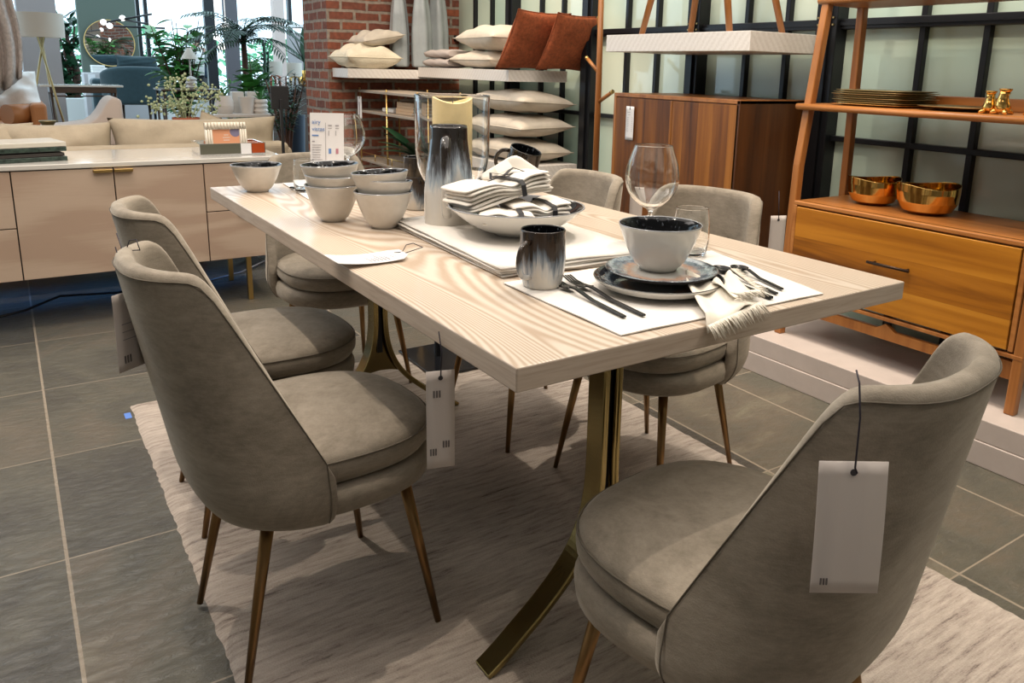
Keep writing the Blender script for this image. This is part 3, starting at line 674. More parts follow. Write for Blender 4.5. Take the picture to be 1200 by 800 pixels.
# big blank tag on the near chair
paper_tag('price_tag', 'large blank paper tag on a dark cord hanging behind the nearest chair', (0.136, -0.487, 0.790), (math.radians(-5), 0, math.radians(-33)), 0.076, 0.153,
          [('bar', -0.028, -0.143, 0.010, 0.008)],
          [(0.004, 0.022, 0.095), (-0.002, -0.002, 0.088), (0.001, -0.004, 0.05), (0, -0.004, -0.006), (0.003, -0.003, -0.012)], curl=-0.002)
# tag hanging from the near left chair's far side / table edge
paper_tag('price_tag', 'pale paper tag with three small barcodes hanging at the front of the near left chair', (-0.055, 0.125, 0.725), (0, 0, math.radians(-15)), 0.046, 0.168,
          [('bar', -0.012, -0.045, 0.014, 0.012), ('bar', -0.018, -0.145, 0.013, 0.012), ('bar', 0.003, -0.133, 0.013, 0.012)],
          [(0, 0.01, 0.062), (0.002, -0.002, 0.03), (0, -0.002, -0.012)])
paper_tag('price_tag', 'paper tag with a barcode sticker hanging behind the back of the nearer left chair', (-0.433, 0.665, 0.772), (0, 0, math.radians(35)), 0.058, 0.150,
          [('bar', -0.016, -0.135, 0.018, 0.015), ('line', -0.015, -0.06, 0.03, 0.0015), ('line', -0.015, -0.075, 0.03, 0.0015), ('line', -0.015, -0.09, 0.03, 0.0015)],
          [(0.0, 0.012, 0.085), (0.0, 0.002, 0.04), (0, -0.002, -0.01)])
paper_tag('price_tag', 'white tag behind the back of the velvet chair facing the cabinet', (1.235, 0.545, 0.80), (0, 0, math.radians(-20)), 0.05, 0.15, [], [(0.0, 0.01, 0.07), (0, -0.002, -0.01)])
paper_tag('price_tag', 'white tag behind the back of the velvet chair below the pillow stack', (1.135, 1.06, 0.80), (0, 0, math.radians(-20)), 0.045, 0.12, [], [(0.0, 0.01, 0.07), (0, -0.002, -0.01)])
# cord bow on the near left chair
bm = BM(); tube(bm, [(-0.42, 0.70, 0.845), (-0.415, 0.685, 0.865), (-0.405, 0.672, 0.868), (-0.402, 0.66, 0.85), (-0.425, 0.715, 0.84), (-0.43, 0.74, 0.87)], 0.0011, 6)
tag(obj('cord_bow', bm, M['cord']), 'thin dark cord tied round the top of the near left chair back', 'cord')
# printed tag lying on the table
def table_tag():
    t = thing('price_tag', 'printed paper tag lying over the left edge of the table with a dark cord', 'tag', (0.005, 0.578, TZ + 0.001), math.radians(4))
    bm = BM(); V = []
    for i in range(9):
        x = -0.082 + 0.164 * i / 8; z = 0.004 + 0.010 * abs((i - 5) / 5) ** 2
        V.append([bm.verts.new((x, -0.043 if i < 8 else -0.02, z)), bm.verts.new((x + 0.006, 0.043 if i < 8 else 0.03, z))])
    for i in range(8): f = bm.faces.new((V[i][0], V[i + 1][0], V[i + 1][1], V[i][1])); f.smooth = True
    obj('paper', bm, M['paper_white'], t, mods=[('solid', 0.0006, 0)])
    bm = BM()
    for k in range(8):
        x = -0.005 + k * 0.008; z = 0.0055 + (0.0035 if k > 5 else 0)
        box(bm, x, x + 0.002, -0.030, -0.03 + random.uniform(0.025, 0.05), z, z + 0.0003, mi=0)
    obj('printing', bm, M['ink_grey'], t)
    bm = BM(); tube(bm, [(0.060, 0.0, 0.010), (0.085, 0.01, 0.007), (0.105, 0.03, 0.016), (0.13, 0.045, 0.014), (0.145, 0.03, 0.006), (0.12, 0.02, 0.005), (0.09, 0.005, 0.005)], 0.001, 6); obj('cord', bm, M['cord'], t)
table_tag()

# ------------------------------------------------------------------ tableware
def bowl_bm(R, H, foot=0.42, th=0.004, wob=0.0):
    bm = BM()
    P = [(0, 0.0, 0), (R * foot, 0.0, 0), (R * foot * 1.04, 0.004, 0)]
    for k in range(1, 13):
        u = k / 12; P.append((R * (foot + (1 - foot) * u ** 0.62), 0.004 + (H - 0.006) * u, 0))
    P += [(R * 0.996, H, 1), (R * 0.975, H - 0.001, 1)]
    for k in range(11, -1, -1):
        u = k / 12; P.append((max(R * (foot + (1 - foot) * u ** 0.62) - th, 0.001), 0.004 + th + (H - 0.008) * u, 2))
    P.append((0, 0.006, 2))
    def w(a, r, z): return r, z + wob * math.sin(2 * a + 0.6) * (z / H) ** 2
    lathe(bm, P, 48, wob=w if wob else None)
    return bm
def bowl(name, label, loc, R, H, rot=None, group=None, foot=0.42, wob=0.0, outer='cream_ceramic'):
    o = obj(name, bowl_bm(R, H, foot, wob=wob), [M[outer], M['rim'], M['black_speckle']]); o.location = loc
    if rot: o.rotation_euler = rot
    return tag(o, label, 'bowl', group)
bowl('soup_bowl', 'single cream bowl with black inside at the far left corner of the table', (0.050, 1.610, TZ), 0.076, 0.085, wob=0.001)
G1 = 'bowls in the two stacks on the table'
bowl('soup_bowl', 'bottom bowl of the left stack of three cream bowls', (0.095, 1.041, TZ), 0.070, 0.095, group=G1)
bowl('soup_bowl', 'middle bowl of the left stack of three cream bowls', (0.095, 1.041, TZ + 0.026), 0.070, 0.095, group=G1, rot=(0.02, -0.02, 1))
bowl('soup_bowl', 'top bowl of the left stack of three cream bowls, black inside showing', (0.094, 1.043, TZ + 0.052), 0.072, 0.095, group=G1, rot=(-0.02, 0.03, 2))
bowl('soup_bowl', 'bottom bowl of the right stack of cream bowls beside the jug', (0.174, 0.899, TZ), 0.072, 0.093, group=G1)
bowl('soup_bowl', 'middle bowl of the right stack of cream bowls beside the jug', (0.174, 0.901, TZ + 0.026), 0.071, 0.093, group=G1, rot=(0.02, 0.07, 1))
bowl('soup_bowl', 'top tilted bowl of the right stack of cream bowls beside the jug', (0.173, 0.903, TZ + 0.050), 0.070, 0.090, group=G1, rot=(-0.02, 0.06, 2))

def handle(bm, x0, z0, z1, out, r, mi=0, seg=10):
    """ear handle in the xz-plane leaving the body at x0"""
    pts = []; 
    for k in range(13):
        a = PI / 2 - PI * k / 12; zc = (z0 + z1) / 2; hz = (z1 - z0) / 2
        pts.append((x0 + out * max(0, math.cos(a)) ** 0.75, 0, zc + hz * math.sin(a)))
    tube(bm, pts, [r] * 13, seg, mi, flat=1.0)
def mug(label, loc, rz, H=0.105, R=0.043, mat='mug_glaze', rot=None, group=None):
    t = thing('mug', label, 'mug', loc, rz, group, rot=rot)
    bm = BM(); P = [(0, 0, 0), (R * 0.80, 0, 0), (R * 0.86, 0.004, 0), (R * 0.97, H * 0.25, 0), (R * 1.02, H * 0.5, 0), (R, H * 0.8, 0), (R * 0.985, H * 0.985, 0), (R * 0.96, H, 0), (R * 0.92, H * 0.985, 1), (R * 0.93, H * 0.5, 1), (R * 0.86, 0.008, 1), (0, 0.006, 1)]
    lathe(bm, P, 40); obj('cup', bm, [M[mat], M['black_speckle']], t)
    bm = BM(); handle(bm, R * 0.93, H * 0.22, H * 0.82, 0.032, 0.0055); obj('handle', bm, M[mat], t)
    return t
mug('dark mug with dripping blue white glaze at the left corner of the near placemat', (0.209, 0.235, TZ + 0.004), math.radians(200), 0.108, 0.042)
GM = 'mugs behind the serving bowl'
mug('speckled mug beside the jug, under another mug', (0.362, 1.105, TZ), math.radians(100), 0.095, 0.043, group=GM)
mug('dark mug standing on another mug behind the glass hurricane', (0.360, 1.107, TZ + 0.048), math.radians(80), 0.10, 0.036, 'mug_dark', group=GM)
mug('dark mug lying under the tilted brown mug behind the napkins', (0.553, 0.955, TZ), math.radians(140), 0.10, 0.044, 'mug_dark', group=GM)
mug('tilted brown black mug resting behind the napkin bundles', (0.585, 0.935, TZ + 0.085), 0, 0.10, 0.045, 'mug_dark', rot=(Matrix.Rotation(math.radians(16), 3, Vector((0.57, 0.82, 0))) @ Matrix.Rotation(math.radians(10), 3, Vector((0.82, -0.57, 0))) @ Matrix.Rotation(math.radians(146), 3, 'Z')).to_euler(), group=GM)

def jug():
    t = thing('jug', 'tall tapered jug with black glaze dripping into cream, in front of the glass hurricane', 'jug', (0.303, 0.795, TZ), math.radians(238))
    bm = BM(); H = 0.258; P = [(0, 0, 0), (0.058, 0, 0), (0.0605, 0.004, 0), (0.061, 0.05, 0), (0.0600, 0.10, 0), (0.0555, 0.15, 0), (0.0495, 0.19, 0), (0.0455, 0.225, 0), (0.0450, 0.252, 0), (0.0438, H, 0), (0.0418, 0.254, 0), (0.041, 0.20, 1), (0.055, 0.10, 1), (0.055, 0.008, 1), (0, 0.006, 1)]
    lathe(bm, P, 48); obj('body', bm, [M['jug_glaze'], M['black_speckle']], t)
    bm = BM(); tube(bm, [(0.040, 0, 0.225), (0.058, 0, 0.232), (0.078, 0, 0.226), (0.090, 0, 0.205), (0.094, 0, 0.17), (0.091, 0, 0.13), (0.082, 0, 0.09), (0.070, 0, 0.06), (0.058, 0, 0.045)], [0.011, 0.012, 0.0125, 0.0125, 0.012, 0.0115, 0.011, 0.011, 0.011], 12, flat=0.75)
    obj('handle', bm, M['jug_glaze'], t)
jug()
def hurricane():
    t = thing('hurricane_vase', 'large clear glass hurricane holding the pillar candle', 'candle holder', (0.385, 0.935, TZ))
    bm = BM(); R = 0.098; z0 = 0.06; H = 0.325
    P = [(0, 0, 0), (0.060, 0, 0), (0.060, 0.004, 0), (0.02, 0.012, 0), (0.012, 0.03, 0), (0.014, z0 - 0.012, 0), (0.03, z0 - 0.004, 0), (0.06, z0 + 0.012, 0), (0.083, z0 + 0.05, 0), (0.095, z0 + 0.10, 0), (R, z0 + 0.15, 0), (R, H, 0), (R - 0.0035, H, 0), (R - 0.0035, z0 + 0.15, 0), (0.0915, z0 + 0.10, 0), (0.079, z0 + 0.052, 0), (0.058, z0 + 0.018, 0), (0.03, z0 + 0.006, 0), (0, z0 + 0.004, 0)]
    O = cr([(0.014, z0 - 0.012), (0.03, z0 - 0.002), (0.060, z0 + 0.018), (0.084, z0 + 0.055), (0.095, z0 + 0.10), (R, z0 + 0.16), (R, H - 0.03), (R, H)], 5)
    I = cr([(R - 0.003, H), (R - 0.003, H - 0.03), (R - 0.003, z0 + 0.16), (0.092, z0 + 0.10), (0.081, z0 + 0.057), (0.058, z0 + 0.0225), (0.03, z0 + 0.006), (0.0, z0 + 0.003)], 5)
    P = [(0, 0), (0.060, 0), (0.060, 0.004), (0.02, 0.012), (0.012, 0.03)] + O + I[:-1] + [(0, z0 + 0.003)]
    lathe(bm, P, 56); obj('glass_body', bm, M['glass'], t)
    c = thing('pillar_candle', 'honey coloured pillar candle with wavy top inside the glass hurricane', 'candle', (0.385, 0.935, TZ + 0.068))
    bm = BM(); Rc = 0.052; Hc = 0.243
    def w(a, r, z):
        return r, z + (0.007 * math.sin(2 * a + 2.2) if z > 0.2 else 0)
    lathe(bm, [(0, 0, 0), (Rc * 0.8, 0, 0), (Rc, 0.012, 0), (Rc, Hc, 0), (Rc * 0.92, Hc + 0.001, 0), (Rc * 0.86, Hc - 0.012, 0), (0, Hc - 0.014, 0)], 48, wob=w); obj('wax', bm, M['candle'], c)
    bm = BM(); tube(bm, [(0, 0, Hc - 0.02), (0.002, 0, Hc - 0.002)], 0.0015, 6); obj('wick', bm, M['dark'], c)
hurricane()

# stack of placemats: each one an object
for k in range(5):
    bm = BM(); dx = [0, 0.004, -0.003, 0.003, 0][k]; V = []
    n = 14; x0, x1, y0, y1 = -0.185, 0.185, -0.285, 0.285
    for j in range(n + 1):
        V.append([bm.verts.new((x0 + (x1 - x0) * i / 8, y0 + (y1 - y0) * j / n + 0.004 * math.sin(i * 1.1 + k), 0.0012 * math.sin(i * 0.9 + k) + 0.0008 * math.sin(j * 1.3 + 2 * k))) for i in range(9)])
    for j in range(n):
        for i in range(8): f = bm.faces.new((V[j][i], V[j][i + 1], V[j + 1][i + 1], V[j + 1][i])); f.smooth = True
    o = obj('placemat', bm, M['placemat'], mods=[('solid', 0.0028, 0)]); o.location = (0.372 + dx, 0.60 - dx, TZ + 0.0035 + 0.0042 * k); o.rotation_euler = (0, 0, math.radians(-3 + [0.6, -0.8, 0.7, -0.5, 0][k]))
    tag(o, ['bottom placemat', 'second placemat from the bottom', 'middle placemat', 'second placemat from the top', 'top placemat'][k] + ' of the white stack under the serving bowl', 'placemat', 'stacked white placemats')
def flat_mat(name, label, pts, z, mat='placemat', cat='placemat'):
    bm = BM(); a = [bm.verts.new((x, y, 0)) for x, y in pts]; bm.faces.new(a)
    bmesh.ops.subdivide_edges(bm, edges=bm.edges[:], cuts=6, use_grid_fill=True)
    for v in bm.verts: v.co.z = 0.0006 * math.sin(v.co.x * 40 + v.co.y * 31)
    o = obj(name, bm, M[mat], mods=[('solid', 0.002, 0)]); o.location = (0, 0, z); return tag(o, label, cat)
flat_mat('placemat', 'single white placemat under the place setting at the near end', [(0.158, 0.289), (0.160, -0.058), (0.640, -0.062), (0.715, 0.30)], TZ + 0.0025)
flat_mat('placemat', 'pale placemat at the far left end of the table under the tumbler', [(0.137, 1.385), (0.42, 1.36), (0.44, 1.735), (0.163, 1.735)], TZ + 0.0025)

# serving bowl
o = obj('serving_bowl', bowl_bm(0.158, 0.066, 0.34), [M['white_ceramic'], M['rim'], M['plate_glaze']]); o.location = (0.372, 0.590, TZ + 0.0235)
tag(o, 'wide shallow white serving bowl with dark glazed inside holding the napkins', 'bowl')
# napkin bundles
def napkins(label, loc, rot, L, Wd, n, flop, group):
    t = thing('napkin_bundle', label, 'napkins', loc, rot=rot, group=group)
    for k in range(n):
        bm = BM(); V = []; nx = 14
        for i in range(nx + 1):
            u = -1 + 2 * i / nx; z = 0.0085 * k + flop * u * u * -1 + 0.002 * math.sin(3 * u + k) - (0.0035 * k * math.exp(-((u - 0.1) / 0.25) ** 2))
            V.append([bm.verts.new((u * L / 2 + 0.004 * math.sin(k * 2.3), v * Wd / 2 + 0.003 * math.sin(k * 1.7 + u * 2), z + 0.001 * math.sin(4 * v + k))) for v in (-1, -0.5, 0, 0.5, 1)])
        for i in range(nx):
            for j in range(4): bm.faces.new((V[i][j], V[i + 1][j], V[i + 1][j + 1], V[i][j + 1]))
        obj('napkin', bm, M['linen'], t, smooth=True, mods=[('solid', 0.0085, 0), ('subsurf', 1)])
    top = 0.0085 * n - 0.0035 * n * 0.9
    bm = BM(); hw = Wd / 2 + 0.008; xx = 0.025
    path = [(xx, -hw, 0.0), (xx, -hw, top * 0.8), (xx, -hw * 0.9, top + 0.004), (xx, 0, top + 0.007), (xx, hw * 0.9, top + 0.004), (xx, hw, top * 0.8), (xx, hw, 0.0)]
    sweep_rect(bm, path, 0.006, 0.0012, axis=Vector((1, 0, 0))); obj('ribbon', bm, M['ribbon'], t)
    return t, top
GN = 'ribbon tied napkin bundles in the serving bowl'
napkins('lower left bundle of folded white napkins in the serving bowl', (0.325, 0.560, TZ + 0.068), (0, 0.0, math.radians(-22)), 0.12, 0.11, 3, 0.004, GN)
napkins('lower right bundle of folded white napkins with black ribbon in the serving bowl', (0.415, 0.580, TZ + 0.062), (0.0, -0.04, math.radians(-12)), 0.145, 0.12, 5, 0.004, GN)
tb, top = napkins('top bundle of folded white napkins tied with a black bow and small card', (0.350, 0.635, TZ + 0.106), (math.radians(-3), math.radians(-9), math.radians(0)), 0.225, 0.14, 6, 0.008, GN)
bm = BM(); sweep_rect(bm, [(-0.105, -0.02, top - 0.002), (-0.05, -0.01, top + 0.006), (0.025, 0, top + 0.011), (0.08, 0.01, top + 0.008), (0.11, 0.018, top - 0.001)], 0.0035, 0.0012, axis=Vector((0, 1, 0)))
for s in (-1, 1):
    sweep_rect(bm, [(0.025, 0, top + 0.012), (0.025 + s * 0.03, 0.012, top + 0.022), (0.025 + s * 0.045, -0.012, top + 0.012)], 0.006, 0.001, axis=Vector((0, 1, 0)))
obj('ribbon_bow', bm, M['ribbon'], tb)
bm = BM(); box(bm, -0.0, 0.038, -0.002, -0.0012, 0, 0.026, mat=Matrix.Translation((0.02, 0.02, top + 0.012)) @ Matrix.Rotation(math.radians(-50), 4, 'X') @ Matrix.Rotation(-0.3, 4, 'Z')); obj('small_card', bm, M['linen_cream'], tb)
# peaked loose napkin corner
bm = BM(); V = []
for i in range(8):
    u = i / 7; V.append([bm.verts.new((-0.075 + 0.15 * u, 0.0 + 0.02 * v, 0.005 + v * (0.062 - abs(u - 0.55) * 0.105))) for v in (0, 0.35, 0.7, 1.0)])
for i in range(7):
    for j in range(3): bm.faces.new((V[i][j], V[i + 1][j], V[i + 1][j + 1], V[i][j + 1]))
o = obj('napkin', bm, M['linen'], smooth=True, mods=[('solid', 0.010, 0), ('subsurf', 1)]); o.location = (0.408, 0.672, TZ + 0.130); o.rotation_euler = (math.radians(8), 0, math.radians(-28))
tag(o, 'loose white napkin standing up in a peak behind the top bundle', 'napkin')

# near place setting
def plate_bm(R, h, mats, seg=64):
    bm = BM(); lathe(bm, [(0, 0, 0), (R * 0.60, 0, 0), (R * 0.70, 0.003, 0), (R * 0.88, h * 0.42, 0), (R * 0.99, h * 0.85, 0), (R, h, 0), (R * 0.985, h + 0.001, 1), (R * 0.88, h * 0.52 + 0.003, 1), (R * 0.68, 0.007, 1), (0, 0.006, 1)], seg)
    return bm
o = obj('dinner_plate', plate_bm(0.121, 0.024, None), [M['white_ceramic'], M['plate_glaze']]); o.location = (0.386, 0.112, TZ + 0.004); tag(o, 'large dinner plate, white underneath with dark ringed glaze, on the near placemat', 'plate')
o = obj('salad_plate', plate_bm(0.106, 0.014, None), [M['gap'], M['plate_glaze']]); o.location = (0.408, 0.130, TZ + 0.0235); tag(o, 'smaller dark glazed plate on the dinner plate, under the big bowl', 'plate')
bowl('soup_bowl', 'large white bowl with black speckled inside standing on the two plates', (0.418, 0.150, TZ + 0.0305), 0.0785, 0.088, outer='white_ceramic', foot=0.45)
def wine(label, loc, scale=1.0):
    t = thing('wine_glass', label, 'wine glass', loc); t.scale = (scale,) * 3
    bm = BM(); z = 0.098
    O = cr([(0.0042, 0.03), (0.0042, 0.07), (0.007, z - 0.010), (0.030, z + 0.005), (0.051, z + 0.028), (0.060, z + 0.058), (0.057, z + 0.090), (0.048, z + 0.118), (0.0415, z + 0.136)], 6)
    I = cr([(0.0405, z + 0.136), (0.047, z + 0.118), (0.0558, z + 0.090), (0.0588, z + 0.058), (0.050, z + 0.0295), (0.029, z + 0.007), (0.010, z - 0.003), (0.0, z - 0.0045)], 6)
    P = [(0, 0), (0.036, 0), (0.036, 0.0015), (0.02, 0.004), (0.006, 0.012)] + O + I[:-1] + [(0, z - 0.0045)]
    lathe(bm, P, 48); obj('glass', bm, M['glass'], t); return t
wine('large clear wine glass behind the big bowl at the near place setting', (0.600, 0.385, TZ + 0.004))
wine('clear wine glass at the far end of the table beside the sign card', (0.355, 1.64, TZ), 1.0)
def tumbler(label, loc, R=0.040, H=0.105):
    bm = BM(); lathe(bm, [(0, 0, 0), (R * 0.82, 0, 0), (R * 0.9, 0.004, 0), (R * 1.02, H * 0.35, 0), (R * 1.0, H * 0.65, 0), (R * 0.88, H, 0), (R * 0.86, H, 0), (R * 0.975, H * 0.65, 0), (R * 0.99, H * 0.35, 0), (R * 0.84, 0.010, 0), (0, 0.009, 0)], 40)
    o = obj('tumbler', bm, M['glass']); o.location = loc; return tag(o, label, 'glass')
tumbler('clear stemless tumbler at the near place setting, right of the big bowl', (0.640, 0.293, TZ + 0.004))
tumbler('clear tumbler at the far left end of the table on the pale placemat', (0.171, 1.52, TZ + 0.004), 0.034, 0.10)

def fork(label, a, b, group):
    """handle end a, tine tip b (xy)"""
    a = Vector((a[0], a[1], 0)); b = Vector((b[0], b[1], 0)); L = (b - a).length; ang = math.atan2(b.y - a.y, b.x - a.x)
    t = thing('fork', label, 'fork', (a.x, a.y, TZ + 0.0055), ang, group)
    bm = BM(); sweep_rect(bm, [(0, 0, 0.002), (L * 0.4, 0, 0.003), (L * 0.62, 0, 0.009), (L * 0.70, 0, 0.008)], 0.0042, 0.0035); obj('handle', bm, M['cutlery'], t, mods=[('bevel', 0.001)])
    bm = BM(); sweep_rect(bm, [(L * 0.68, 0, 0.008), (L * 0.74, 0, 0.005), (L * 0.80, 0, 0.004)], 0.0105, 0.0018)
    for k in (-1.5, -0.5, 0.5, 1.5): sweep_rect(bm, [(L * 0.79, k * 0.0055, 0.004), (L * 0.9, k * 0.0055, 0.005), (L, k * 0.0054, 0.010)], 0.0015, 0.0016)
    obj('tines', bm, M['cutlery'], t)
GF = 'black forks left of the plate'
fork('outer black fork, nearest the table corner', (0.214, 0.000), (0.238, 0.247), GF)
fork('inner black fork, nearest the plate', (0.247, -0.010), (0.268, 0.240), GF)
def knife(label, a, b):
    a = Vector((a[0], a[1], 0)); b = Vector((b[0], b[1], 0)); L = (b - a).length
    t = thing('knife', label, 'knife', (a.x, a.y, TZ + 0.0055), math.atan2(b.y - a.y, b.x - a.x))
    bm = BM(); box(bm, 0, L * 0.45, -0.0055, 0.0055, 0, 0.005, 0.001); obj('handle', bm, M['cutlery'], t)
    bm = BM(); box(bm, L * 0.44, L, -0.008, 0.006, 0.001, 0.0025, 0.0007); obj('blade', bm, M['cutlery'], t)
def spoon(label, a, b, group, zz=0.0055):
    a = Vector((a[0], a[1], 0)); b = Vector((b[0], b[1], 0)); L = (b - a).length
    t = thing('spoon', label, 'spoon', (a.x, a.y, TZ + zz), math.atan2(b.y - a.y, b.x - a.x), group)
    bm = BM(); sweep_rect(bm, [(0, 0, 0.002), (L * 0.45, 0, 0.003), (L * 0.68, 0, 0.010), (L * 0.78, 0, 0.008)], 0.0038, 0.0035); obj('handle', bm, M['cutlery'], t, mods=[('bevel', 0.001)])
    bm = BM(); g = bmesh.ops.create_uvsphere(bm, u_segments=20, v_segments=10, radius=1.0)
    for v in g['verts']: v.co = Vector((L * 0.88 + v.co.x * L * 0.12, v.co.y * 0.018, 0.008 - 0.007 * max(-v.co.z, 0) + (0.0 if v.co.z < 0 else -0.005 * v.co.z)))
    obj('spoon_bowl', bm, M['cutlery'], t, smooth=True)
knife('black knife, lowest of the three handles right of the plate', (0.515, -0.045), (0.555, 0.190))
spoon('inner black spoon right of the plate, middle of the three handles', (0.548, -0.030), (0.590, 0.165), 'black spoons right of the plate')
spoon('outer black spoon right of the plate, uppermost handle', (0.582, -0.014), (0.628, 0.150), 'black spoons right of the plate')

# fringed napkin draped over plate edge
def fringe_napkin():
    t = thing('fringed_napkin', 'cream napkin with frayed fringe draped from the plate over the table edge', 'napkin', (0, 0, 0))
    bm = BM(); N1, N2 = 16, 12; V = []
    P0 = Vector((0.397, 0.050, TZ + 0.024)); P1 = Vector((0.500, 0.160, TZ + 0.026))       # tucked end
    Q0 = Vector((0.305, -0.098, TZ - 0.0)); Q1 = Vector((0.455, -0.074, TZ + 0.012))
    for i in range(N1 + 1):
        u = i / N1; row = []
        for j in range(N2 + 1):
            v = j / N2; A = P0.lerp(P1, v * 0.55); B = Q0.lerp(Q1, v); p = A.lerp(B, u)
            p.z = max(p.z, TZ + 0.008 if p.y > -0.08 else -9) + 0.006 * math.sin(v * 9 + u * 2) * (0.4 + 0.6 * u) + 0.006
            if p.y < -0.082: p.z -= (-0.082 - p.y) * 1.2
            row.append(bm.verts.new(p))
        V.append(row)
    for i in range(N1):
        for j in range(N2): bm.faces.new((V[i][j], V[i + 1][j], V[i + 1][j + 1], V[i][j + 1]))
    obj('cloth', bm, M['linen_cream'], t, smooth=True, mods=[('solid', 0.0015, 0)])
    bm = BM(); V = []
    R0 = Vector((0.43, 0.02, TZ + 0.032)); R1 = Vector((0.548, 0.085, TZ + 0.022)); S0 = Vector((0.40, -0.055, TZ + 0.030)); S1 = Vector((0.485, -0.040, TZ + 0.02))
    for i in range(9):
        u = i / 8; V.append([bm.verts.new(R0.lerp(R1, j / 10).lerp(S0.lerp(S1, j / 10), u) + Vector((0, 0, 0.006 * math.sin(j * 0.9 + u * 3)))) for j in range(11)])
    for i in range(8):
        for j in range(10): bm.faces.new((V[i][j], V[i + 1][j], V[i + 1][j + 1], V[i][j + 1]))
    obj('folded_corner', bm, M['linen_cream'], t, smooth=True, mods=[('solid', 0.0015, 0)])
    bm = BM()
    def fr(A, B, d, n):
        for k in range(n):
            p = A.lerp(B, (k + random.uniform(-.3, .3)) / n) + Vector((0, 0, 0.006)); q = p + d * random.uniform(0.7, 1.15) + Vector((random.uniform(-.005, .005), random.uniform(-.004, .004), random.uniform(-.003, .003)))
            tube(bm, [p, (p + q) / 2 + Vector((0, 0, 0.002)), q], [0.0011, 0.0009, 0.0005], 4)
    fr(Q0 + Vector((0, 0, 0.0)), Q1, Vector((0.004, -0.018, -0.018)), 90)
    fr(S0, S1, Vector((0.008, -0.016, -0.008)), 70); fr(R1, S1, Vector((0.018, -0.006, -0.004)), 60)
    tag(obj('fringe', bm, M['linen_cream'], t), kind='stuff')
fringe_napkin()

# far end: dark utensils, sign card, cable
knife('dark knife on the pale placemat at the far left end of the table', (0.150, 1.60), (0.215, 1.46))
def sign():
    t = thing('sign_card', 'white printed sign card standing at the far end of the table behind the bowls', 'sign', (0.232, 1.490, TZ), rot=(math.radians(-8), 0, math.radians(-30)))
    w, h = 0.103, 0.248
    bm = BM(); box(bm, -w / 2, w / 2, 0, 0.003, 0.0, h, mi=0); obj('card', bm, M['paper_white'], t)
    bm = BM(); box(bm, -w / 2, w / 2, 0.0, 0.05, 0, 0.004); obj('foot', bm, M['paper_white'], t)
    R = (PI / 2, 0, 0)
    text_mesh('airy', 0.018, M['ink_blue'], 'lettering', t, (-w / 2 + 0.006, -0.0012, h - 0.034), R)
    text_mesh('vistas', 0.018, M['ink_blue'], 'lettering', t, (-w / 2 + 0.006, -0.0012, h - 0.056), R)
    bm = BM()
    box(bm, -w / 2 + 0.006, -w / 2 + 0.026, -0.001, 0, h - 0.072, h - 0.068, mi=1); box(bm, -w / 2 + 0.006, -w / 2 + 0.014, -0.001, 0, h - 0.090, h - 0.087, mi=0)
    for k in range(11): box(bm, -w / 2 + 0.006, -w / 2 + 0.006 + random.uniform(0.024, 0.032), -0.001, 0, h - 0.100 - 0.0075 * k, h - 0.0988 - 0.0075 * k, mi=0)
    box(bm, -0.0045, -0.0035, -0.001, 0, 0.02, h - 0.03, mi=0)
    for cx in (0.009, 0.031):
        box(bm, cx - 0.005, cx + 0.006, -0.001, 0, h - 0.040, h - 0.037, mi=0); box(bm, cx - 0.005, cx + 0.006, -0.001, 0, h - 0.048, h - 0.0465, mi=0)
        box(bm, cx - 0.004, cx - 0.0025, -0.001, 0, h - 0.07, h - 0.055, mi=0)
    for cx, cz, mi in ((0.009, h - 0.118, 1), (0.031, h - 0.118, 2), (0.009, h - 0.16, 0), (0.009, h - 0.20, 2), (0.031, h - 0.20, 1)):
        box(bm, cx - 0.004, cx + 0.004, -0.001, 0, cz - 0.008, cz + 0.008, mi=mi)
    obj('printing', bm, [M['ink_grey'], M['ink_blue'], M['ink_red']], t)
sign()
# black pedestal beyond the far end
t = thing('black_pedestal_stand', 'black square based stand on the rug beyond the far right table corner', 'stand', (0.835, 1.86, 0.012))
bm = BM(); box(bm, -0.145, 0.145, -0.17, 0.17, 0, 0.010, 0.002); obj('base_plate', bm, M['gloss_black'], t)
bm = BM(); tube(bm, [(-0.03, 0.03, 0.01), (-0.03, 0.03, 0.72)], 0.013, 16); obj('post', bm, M['gloss_black'], t)
bm = BM(); box(bm, -0.09, 0.03, -0.03, 0.09, 0.72, 0.73, 0.002); obj('top_plate', bm, M['gloss_black'], t)

